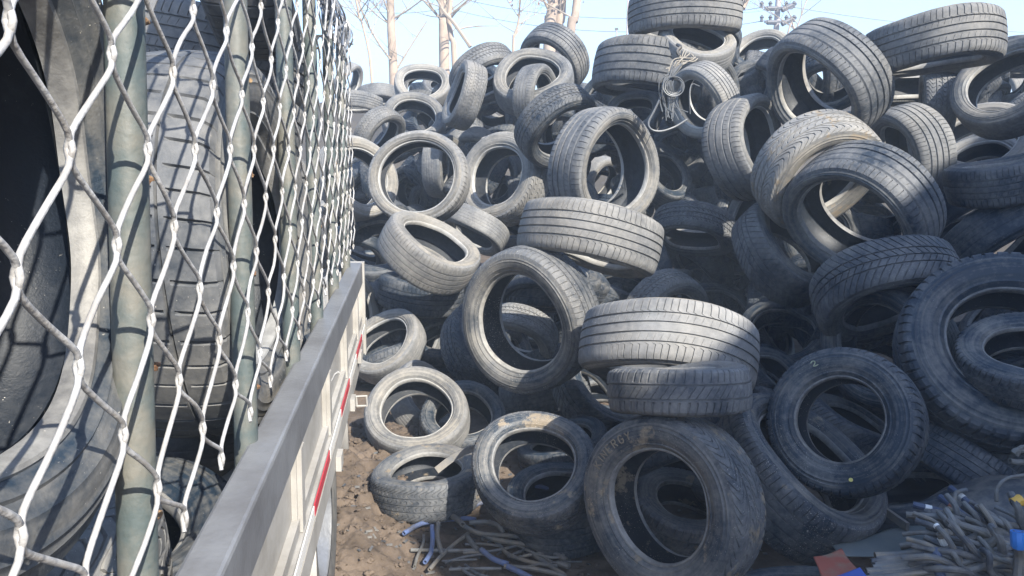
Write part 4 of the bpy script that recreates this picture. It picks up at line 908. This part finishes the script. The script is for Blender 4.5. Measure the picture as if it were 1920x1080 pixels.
# mound of hose scraps under the visible ones
q = MB(); n1, n2 = 40, 14
def mound(u, v):
    a = 6.2832 * u; c = gp(1850, 1085, .0); c = Vector((c.x + .16, c.y + .06, 0)); r0 = .46 * v
    hgt = .34 * (1 - v ** 2) + .03 * noise.noise(Vector((math.cos(a) * 3 * v, math.sin(a) * 3 * v, 2)))
    return Vector((c.x + r0 * math.cos(a), c.y + r0 * .9 * math.sin(a), max(-.02, hgt)))
q.add([mound(i / n1, j / n2) for j in range(n2 + 1) for i in range(n1)], [(j * n1 + i, (j + 1) * n1 + i, (j + 1) * n1 + (i + 1) % n1, j * n1 + (i + 1) % n1) for j in range(n2) for i in range(n1)])
tag(q.build('scrap_mound', M_HDARK), 'low dark mound of scrap under the heap of hoses', 'scrap', kind='stuff')

# sheet scraps between the heap and the tyres
def sheet(name, grid, m, label, cat, th=.004, nu=10):
    """A thin bent sheet through a small grid of photo points with depths."""
    q = MB(); rows = [spline([px(*p) for p in row], nu) for row in grid]
    m_ = len(rows[0]); cols = [spline([r_[i] for r_ in rows], nu) for i in range(m_)]
    k = len(cols[0]); q.add([p for c in cols for p in c], [(i * k + j, (i + 1) * k + j, (i + 1) * k + j + 1, i * k + j + 1) for i in range(m_ - 1) for j in range(k - 1)])
    o = q.build(name, m); s = o.modifiers.new('thick', 'SOLIDIFY'); s.thickness = th; return tag(o, label, cat)
M_SHEET = mat('rusty painted sheet', (.30, .075, .045), .7, 0, .3, 30, col2=(.22, .15, .10), vscale=9, lo=.46, hi=.62)
M_FILM = mat('dusty plastic film', (.10, .13, .14), .4, 0, .3, 14, col2=(.17, .18, .17), vscale=5)
M_BLUES = mat('blue strap', (.03, .07, .30), .6); M_STRIP = mat('weathered strip', (.12, .12, .12), .8, 0, .3, 40, col2=(.2, .18, .15), vscale=20)
sheet('metal_sheet', [[(1525, 1046, 2.22), (1550, 1042, 2.24), (1578, 1030, 2.27)], [(1535, 1068, 2.15), (1566, 1060, 2.17), (1592, 1052, 2.2)], [(1545, 1100, 2.08), (1585, 1092, 2.08), (1618, 1078, 2.08)]], M_SHEET, 'curled rusty red metal sheet on the ground left of the hose heap', 'sheet')
sheet('strap', [[(1560, 1085, 2.06), (1590, 1075, 2.07), (1612, 1066, 2.08)], [(1572, 1110, 2.03), (1600, 1098, 2.03), (1625, 1084, 2.05)]], M_BLUES, 'blue strap piece under the rusty red sheet', 'strap', .006)
sheet('plastic_film', [[(1560, 1024, 2.42), (1625, 1008, 2.5), (1680, 990, 2.55), (1745, 985, 2.5)], [(1572, 1036, 2.36), (1632, 1032, 2.4), (1690, 1022, 2.42), (1750, 1012, 2.42)], [(1590, 1044, 2.34), (1640, 1044, 2.36), (1690, 1036, 2.36), (1750, 1030, 2.36)]], M_FILM, 'dull plastic film spread under the hose heap beside the squashed tyre', 'film', .003)
q = MB(); a, b = px(1617, 928, 2.75), px(1702, 988, 2.5); d_ = (b - a).normalized(); s_ = d_.cross(UP).normalized(); q.box((a + b) / 2, (b - a) / 2, s_ * .006, s_.cross(d_) * .014)
tag(q.build('metal_strip', M_STRIP), 'thin straight strip lying below the yellow dotted tyre', 'strip')
q = MB(); pts = spline([px(818, 882, 2.95), px(850, 858, 2.98), px(884, 842, 3.0), px(905, 842, 3.02)], 6)
for i in range(len(pts) - 1):
    d_ = (pts[i + 1] - pts[i]); t_ = d_.normalized(); s_ = t_.cross(FW).normalized(); q.box((pts[i] + pts[i + 1]) / 2, d_ * .5, s_ * .014, s_.cross(t_) * .004)
tag(q.build('rubber_strap', M_STRIP), 'flat grey strap lying over the muddy flat tyre near the truck', 'strap')

# tangle of wire hanging on the heap
M_TW = mat('pale wire', (.11, .115, .12), .5, .3); M_CLOTH = mat('frayed cloth', (.24, .22, .19), .9, 0, .5, 60)
tg = empty('wire_tangle', px(1270, 175, 4.15)); tag(tg, 'tangle of grey wires and a small coil hanging over the tyres of the middle peak', 'wire')
TI = Matrix.Translation(-tg.location)
def tw(name, lines, r, m):
    q = MB()
    for ln in lines: q.tube(spline([px(*p) for p in ln], 7), r, 6)
    q.v = [tuple(TI @ Vector(v)) for v in q.v]; return q.build(name, m, tg)
zt = 4.02
coil = []
for k in range(5):
    rr = 13 + 1.7 * k; coil.append([(1264 + [0, 2, -2, 1, -1][k] + rr * math.cos(a / 12 * 6.2832), 162 + rr * .95 * math.sin(a / 12 * 6.2832), zt - .01 * k) for a in range(13)])
tw('coil', coil, .0030, M_TW)
tw('long_loop', [[(1277, 120, zt), (1262, 140, zt - .02), (1245, 170, zt), (1228, 205, zt), (1216, 230, zt - .03), (1222, 243, zt - .05), (1240, 246, zt - .05), (1265, 238, zt - .04), (1288, 224, zt)]], .006, M_TW)
r_ = random.Random(9); ls = []
for i in range(13):
    x = 1243 + r_.uniform(-6, 16); ls.append([(x + 18 + r_.uniform(-10, 10), 120 + r_.uniform(-6, 20), zt), (x + r_.uniform(-6, 10), 160 + r_.uniform(-8, 8), zt - .02), (x + r_.uniform(-4, 20), 190 + r_.uniform(-6, 6), zt), (x + 6 + r_.uniform(-4, 26), 218 + r_.uniform(-10, 12), zt - .01)])
ls.append([(1312, 162, zt), (1298, 158, zt), (1293, 175, zt - .02), (1294, 214, zt)])
tw('strands', ls, .0032, M_TW)
q = MB(); pts = [px(1276, 82, 4.2), px(1290, 92, 4.17), px(1300, 100, 4.14), px(1310, 108, 4.12), px(1276, 118, 4.05), px(1290, 122, 4.04), px(1300, 122, 4.04), px(1272, 104, 4.12)]
r_ = random.Random(5); ls = []
for i in range(9):
    x = 1276 + i * 4; ls.append([(x, 86 + i * 3, 4.1), (x + r_.uniform(-10, 4), 98 + i * 2 + r_.uniform(-4, 4), 4.06), (1268 + r_.uniform(-6, 14), 116 + r_.uniform(-6, 8), 4.03), (1256 + r_.uniform(-8, 10), 132 + r_.uniform(-6, 8), 4.02)])
tw('frayed_cord', ls, .0035, M_CLOTH)
ls = [[(1270, 84, 4.1), (1276, 88, 4.05), (1270, 96, 4.04), (1274, 104, 4.04)]]; tw('knot', ls, .010, M_CHAIN)

# ------------------------------------------------------------------ bare trees, poles, wires behind the heap
M_BARK = mat('pale bark', (.38, .295, .225), .85, 0, .35, 6, col2=(.26, .20, .155), vscale=3, lo=.45, hi=.68)
M_TWIG = mat('twig bark', (.30, .25, .20), .9); M_LEAF = mat('dry leaf', (.42, .24, .16), .9)
M_POLE = mat('concrete pole', (.46, .41, .40), .8); M_INS = mat('dark fittings', (.10, .10, .11), .6); M_CABLE = mat('cable', (.20, .20, .20), .6)
def bare_tree(label, trunks, seed, nb=10, spread=.9, twig=1.0, z0=.0, group='bare trees beyond the heap', extra=(), leaves=0):
    """trunks: lists of photo points (x, y, width in photo pixels) at a depth, each continued to the ground and up to the tree's top."""
    r_ = random.Random(seed); Z = trunks[0][0]
    f0 = trunks[0][1][-1]; base = px(f0[0], f0[1], Z); base.z = 0
    root = empty('bare_tree', base); tag(root, label, 'tree', group); inv = Matrix.Translation(-base)
    q = MB(); c = MB()
    def grow(p, d, L_, r0, lev):
        n = 5; pts = [p]; d = d.normalized(); rs = [r0]
        for i in range(n):
            d = (d + Vector((r_.gauss(0, .13), r_.gauss(0, .13), r_.gauss(.05, .10)))).normalized(); p = p + d * (L_ / n); pts.append(p); rs.append(max(.004, r0 * (1 - .8 * (i + 1) / n)))
        c.tube(pts, rs, 5 if lev else 6)
        if lev < 3:
            for _ in range(int((3, 3, 2)[lev] * twig)):
                i = r_.randrange(1, n + 1); s = Vector((r_.gauss(0, 1), r_.gauss(0, 1), r_.gauss(.3, .6))).normalized()
                grow(pts[i], (d * .8 + s * .75), L_ * r_.uniform(.4, .65), rs[i] * .62, lev + 1)
        elif leaves and r_.random() < .5:
            for _ in range(leaves):
                e = pts[-1] + Vector((r_.gauss(0, .12), r_.gauss(0, .12), r_.gauss(0, .12))); a = Vector((r_.gauss(0, 1), r_.gauss(0, 1), r_.gauss(0, 1))).normalized() * .05; b = a.orthogonal() * .6
                lf.add([e, e + a + b, e + a * 2, e + a - b], [(0, 1, 2, 3)])
    lf = MB()
    for Zt, pts in trunks:
        P3 = [px(x, y, Zt) for x, y, w_ in pts]; rs = [w_ / 2 / F * Zt for x, y, w_ in pts]
        lo = P3[-1].copy(); dn = (P3[-1] - P3[0]).normalized()
        if dn.z < -.3 and lo.z > .3:
            k = lo.z / -dn.z * 1.0; lo = lo + Vector((dn.x * .3, dn.y * .3, -1)) * lo.z; P3.append(lo); rs.append(rs[-1] * 1.25)
        upv = (P3[0] - P3[1]).normalized(); hi = P3[0] + (upv + Vector((0, 0, .5))).normalized() * 3.5; P3.insert(0, hi); rs.insert(0, rs[0] * .35)
        sp = spline(P3, 6); n = len(sp); rr = []
        for i in range(n):
            t = i / 6; a = min(int(t), len(rs) - 2); rr.append(rs[a] + (rs[a + 1] - rs[a]) * (t - a))
        q.tube(sp, rr, 14)
        for _ in range(nb):
            i = r_.randrange(1, max(2, int(n * .62))); s = Vector((r_.gauss(0, 1), r_.gauss(0, .8), r_.uniform(.1, .9))).normalized()
            grow(sp[i], s * spread + Vector((0, 0, .35)), r_.uniform(1.2, 2.6) * Zt / 16, max(.012, rr[i] * r_.uniform(.18, .32)), 0)
    for Zt, pts in extra:
        sp = spline([px(x, y, Zt) for x, y, w_ in pts], 6); rs = [w_ / 2 / F * Zt for x, y, w_ in pts]
        rr = [rs[min(len(rs) - 1, i // 6)] for i in range(len(sp))]; c.tube(sp, rr, 6)
        for i in range(4, len(sp), 5): grow(sp[i], Vector((r_.gauss(0, 1), r_.gauss(0, 1), r_.uniform(-.2, .8))), 1.0 * Zt / 16, rr[i] * .5, 2)
    for mb, nm, m in ((q, 'trunk', M_BARK), (c, 'branches', M_TWIG), (lf, 'dry_leaves', M_LEAF)):
        if mb.v:
            mb.v = [tuple(inv @ Vector(v)) for v in mb.v]; mb.build(nm, m, root)
bare_tree('straight pale trunk at the left of the skyline, behind the pale tilted tyre', [(16, [(732, 0, 15), (734, 60, 16), (738, 140, 17)])], 1, 12, extra=[(15.5, [(664, -30, 4), (680, 25, 4), (706, 75, 4), (732, 112, 6)]), (16, [(745, 128, 4), (765, 95, 3), (800, 40, 2)])])
bare_tree('slim crooked tree with two pale stems, left of the zigzag treaded tyre on the skyline', [(17, [(845, 0, 9), (841, 30, 10), (846, 70, 10), (852, 112, 11)]), (18, [(831, 0, 18), (832, 50, 19), (833, 115, 20)])], 2, 9,
          extra=[(16.8, [(818, -5, 5), (832, 22, 6), (850, 42, 7), (882, 88, 8)])])
bare_tree('group of three thick pale trunks right behind the highest striped tyre', [(19, [(1037, 0, 20), (1032, 40, 22), (1031, 60, 23)]), (19.3, [(1052, 0, 20), (1050, 40, 18), (1047, 60, 18)]), (18.8, [(1082, 0, 15), (1076, 40, 16), (1070, 66, 17)])], 3, 4)
bare_tree('thin dark sapling nearest the fence end', [(14, [(668, 0, 4), (678, 40, 4), (690, 90, 4), (697, 148, 5)])], 4, 9, twig=1.2)
bare_tree('thin twiggy tree with dry reddish leaves left of the thick trunks', [(18, [(975, -10, 3), (972, 40, 4), (964, 70, 5), (962, 95, 5)])], 5, 10, twig=1.2, leaves=5)
bare_tree('leaning pale trunk just right of the highest tyre', [(18, [(1402, -8, 12), (1392, 8, 12), (1380, 26, 13)])], 6, 8)
bare_tree('small twiggy tree standing behind the utility pole', [(20, [(1502, 30, 2.4), (1490, 55, 3), (1475, 70, 3)])], 7, 10, twig=1.2)
# utility pole with crossarms and insulators
Zp = 22.0
def P_(x, y): return px(x, y, Zp)
up_ = empty('utility_pole', Vector((P_(1458, 60).x, P_(1458, 60).y, 0))); tag(up_, 'utility pole with two crossarms of dark insulators against the sky', 'pole')
TI = Matrix.Translation(-up_.location)
def upb(q, nm, m, par=None):
    q.v = [tuple(TI @ Vector(v)) for v in q.v]; return q.build(nm, m, par or up_)
q = MB(); top = P_(1463, -60); q.tube([Vector((top.x, top.y, 0)), Vector((top.x, top.y, 2)), top], [.12, .11, .075], 14); upb(q, 'shaft', M_POLE)
for yy in (15, 41, -16):
    q = MB(); q.box(P_(1460, yy), RT * .42, Vector((0, .04, 0)), TZ * .035)
    q.tube([P_(1438, yy + 1), P_(1456, yy + 1)], .07, 8); q.tube([P_(1466, yy + 4), P_(1492, yy - 9)], [.08, .06], 8)
    c = upb(q, 'crossarm', M_INS)
    for xx in (1428, 1444, 1474, 1488):
        q = MB(); b = P_(xx, yy); q.tube([b, b + TZ * .10, b + TZ * .13, b + TZ * .2], [.05, .045, .07, .02], 8)
        upb(q, 'insulator', M_INS, c)
def pole(label, x, y0, y1, wpx, Z):
    a = px(x, y0, Z); q = MB(); r0 = wpx / 2 / F * Z; b = Vector((a.x, a.y, 0)); o = empty('pole', b); q.tube([b - b, a - b], [r0 * 1.2, r0], 10); q.build('shaft', M_POLE, o)
    q = MB(); q.box(a - b + TZ * .02, RT * r0 * 2.4, Vector((0, r0 * 1.2, 0)), TZ * .03); q.build('cap', M_INS, o)
    tag(o, label, 'pole', 'poles behind the heap')
pole('tall thin pole left of the highest tyre', 1178, -30, 90, 3.4, 20)
pole('short thin post standing left of the tall thin pole', 1156, 56, 100, 2.6, 20)
def cable(label, a, b, sag):
    q = MB(); A_ = px(*a); B_ = px(*b); pts = [A_.lerp(B_, t / 14) - TZ * sag * 4 * (t / 14) * (1 - t / 14) for t in range(15)]; q.tube(pts, .012, 5)
    tag(q.build('power_line', M_CABLE), label, 'cable', 'power lines across the sky')
cable('power line crossing from the pole to the right over the right stack', (1466, 10, 22), (2100, 60, 30), .3)
cable('power line between the thick trunks and the utility pole, upper one', (850, -6, 24), (1440, 12, 22), .5)
cable('power line between the thick trunks and the utility pole, lower one', (850, 18, 24), (1440, 38, 22), .5)
cable('thin line running left past the straight pale trunk', (600, 0, 24), (850, 12, 24), .3)

# ------------------------------------------------------------------ unseen building added behind the camera, shaped to shade the heap's lower right
M_WALL = mat('corrugated wall', (.36, .38, .40), .6, 0, .1, 20, col2=(.30, .31, .32), vscale=2); M_ROOF = mat('roof sheet', (.20, .07, .05), .6); M_DOOR = mat('roller door', (.16, .20, .26), .6); M_GLASS = mat('window glass', (.04, .05, .06), .1)
Dv = Vector((-SD.x, -SD.y, 0)).normalized(); Sv = Vector((Dv.y, -Dv.x, 0))       # towards the heap; to the right of it
BL = {'o': (3.73, -2.84, 0), 'w': 14.0, 'e': 5.64, 's': .42}
base = Vector(BL['o']); wk = empty('shade_building', base); tag(wk, 'tall gabled building with corrugated walls, added unseen behind the camera to shade the heap', 'building')
Wd, Ln, He, sl = BL['w'], 9.0, BL['e'], BL['s']; rise = Wd / 2 * sl
q = MB(); A0 = Vector((0, 0, 0))
def wv(a, b, c): return Sv * a - Dv * b + TZ * c
q.add([wv(0, 0, 0), wv(Wd, 0, 0), wv(Wd, 0, He), wv(Wd / 2, 0, He + rise), wv(0, 0, He)] + [wv(0, Ln, 0), wv(Wd, Ln, 0), wv(Wd, Ln, He), wv(Wd / 2, Ln, He + rise), wv(0, Ln, He)],
      [(0, 1, 2, 3, 4), (9, 8, 7, 6, 5), (0, 4, 9, 5), (1, 6, 7, 2)])
q.build('wall', M_WALL, wk, 0)
q = MB(); q.box(wv(.035, -.52, 2.565), Sv * .415, Dv * .48, TZ * 2.565); q.build('shade_block', M_WALL, wk, 0)  # plain block added to fit the left edge of the cast shade
q = MB()
for s in (0, 1):
    a = wv(-.25 if s == 0 else Wd + .25, -.2, He - .25 * sl + .03); b = wv(Wd / 2, -.2, He + rise + .03); c = wv(Wd / 2, Ln + .2, He + rise + .03); d = wv(-.25 if s == 0 else Wd + .25, Ln + .2, He - .25 * sl + .03)
    t = TZ * .06; q.add([a, b, c, d, a + t, b + t, c + t, d + t], [(0, 1, 2, 3), (4, 7, 6, 5), (0, 4, 5, 1), (2, 6, 7, 3), (1, 5, 6, 2), (0, 3, 7, 4)])
q.build('roof', M_ROOF, wk, 0)
q = MB(); q.box(wv(Wd / 2, -.03, 1.7), Sv * 1.6, Dv * .02, TZ * 1.7); q.build('roller_door', M_DOOR, wk, 0)
for xx in (1.0, Wd - 1.0):
    q = MB(); q.box(wv(xx, -.03, 2.2), Sv * .5, Dv * .02, TZ * .4); q.build('window', M_GLASS, wk, 0)

# ------------------------------------------------------------------ thin bluish haze volume added to lift and cool the dark shadows
hz = bpy.data.materials.new('shadow lifting haze'); hz.use_nodes = True; n = hz.node_tree.nodes
n.remove(n['Principled BSDF']); pv = n.new('ShaderNodeVolumePrincipled'); hz.node_tree.links.new(pv.outputs[0], n['Material Output'].inputs['Volume'])
pv.inputs['Color'].default_value = (.64, .79, 1, 1); pv.inputs['Density'].default_value = .0085; pv.inputs['Anisotropy'].default_value = 0
q = MB(); q.box((0, 0, 8), (1300, 0, 0), (0, 1300, 0), (0, 0, 10.5)); tag(q.build('haze', hz, smooth=0), 'thin bluish haze added to lift the dark shadows', 'haze', kind='stuff')
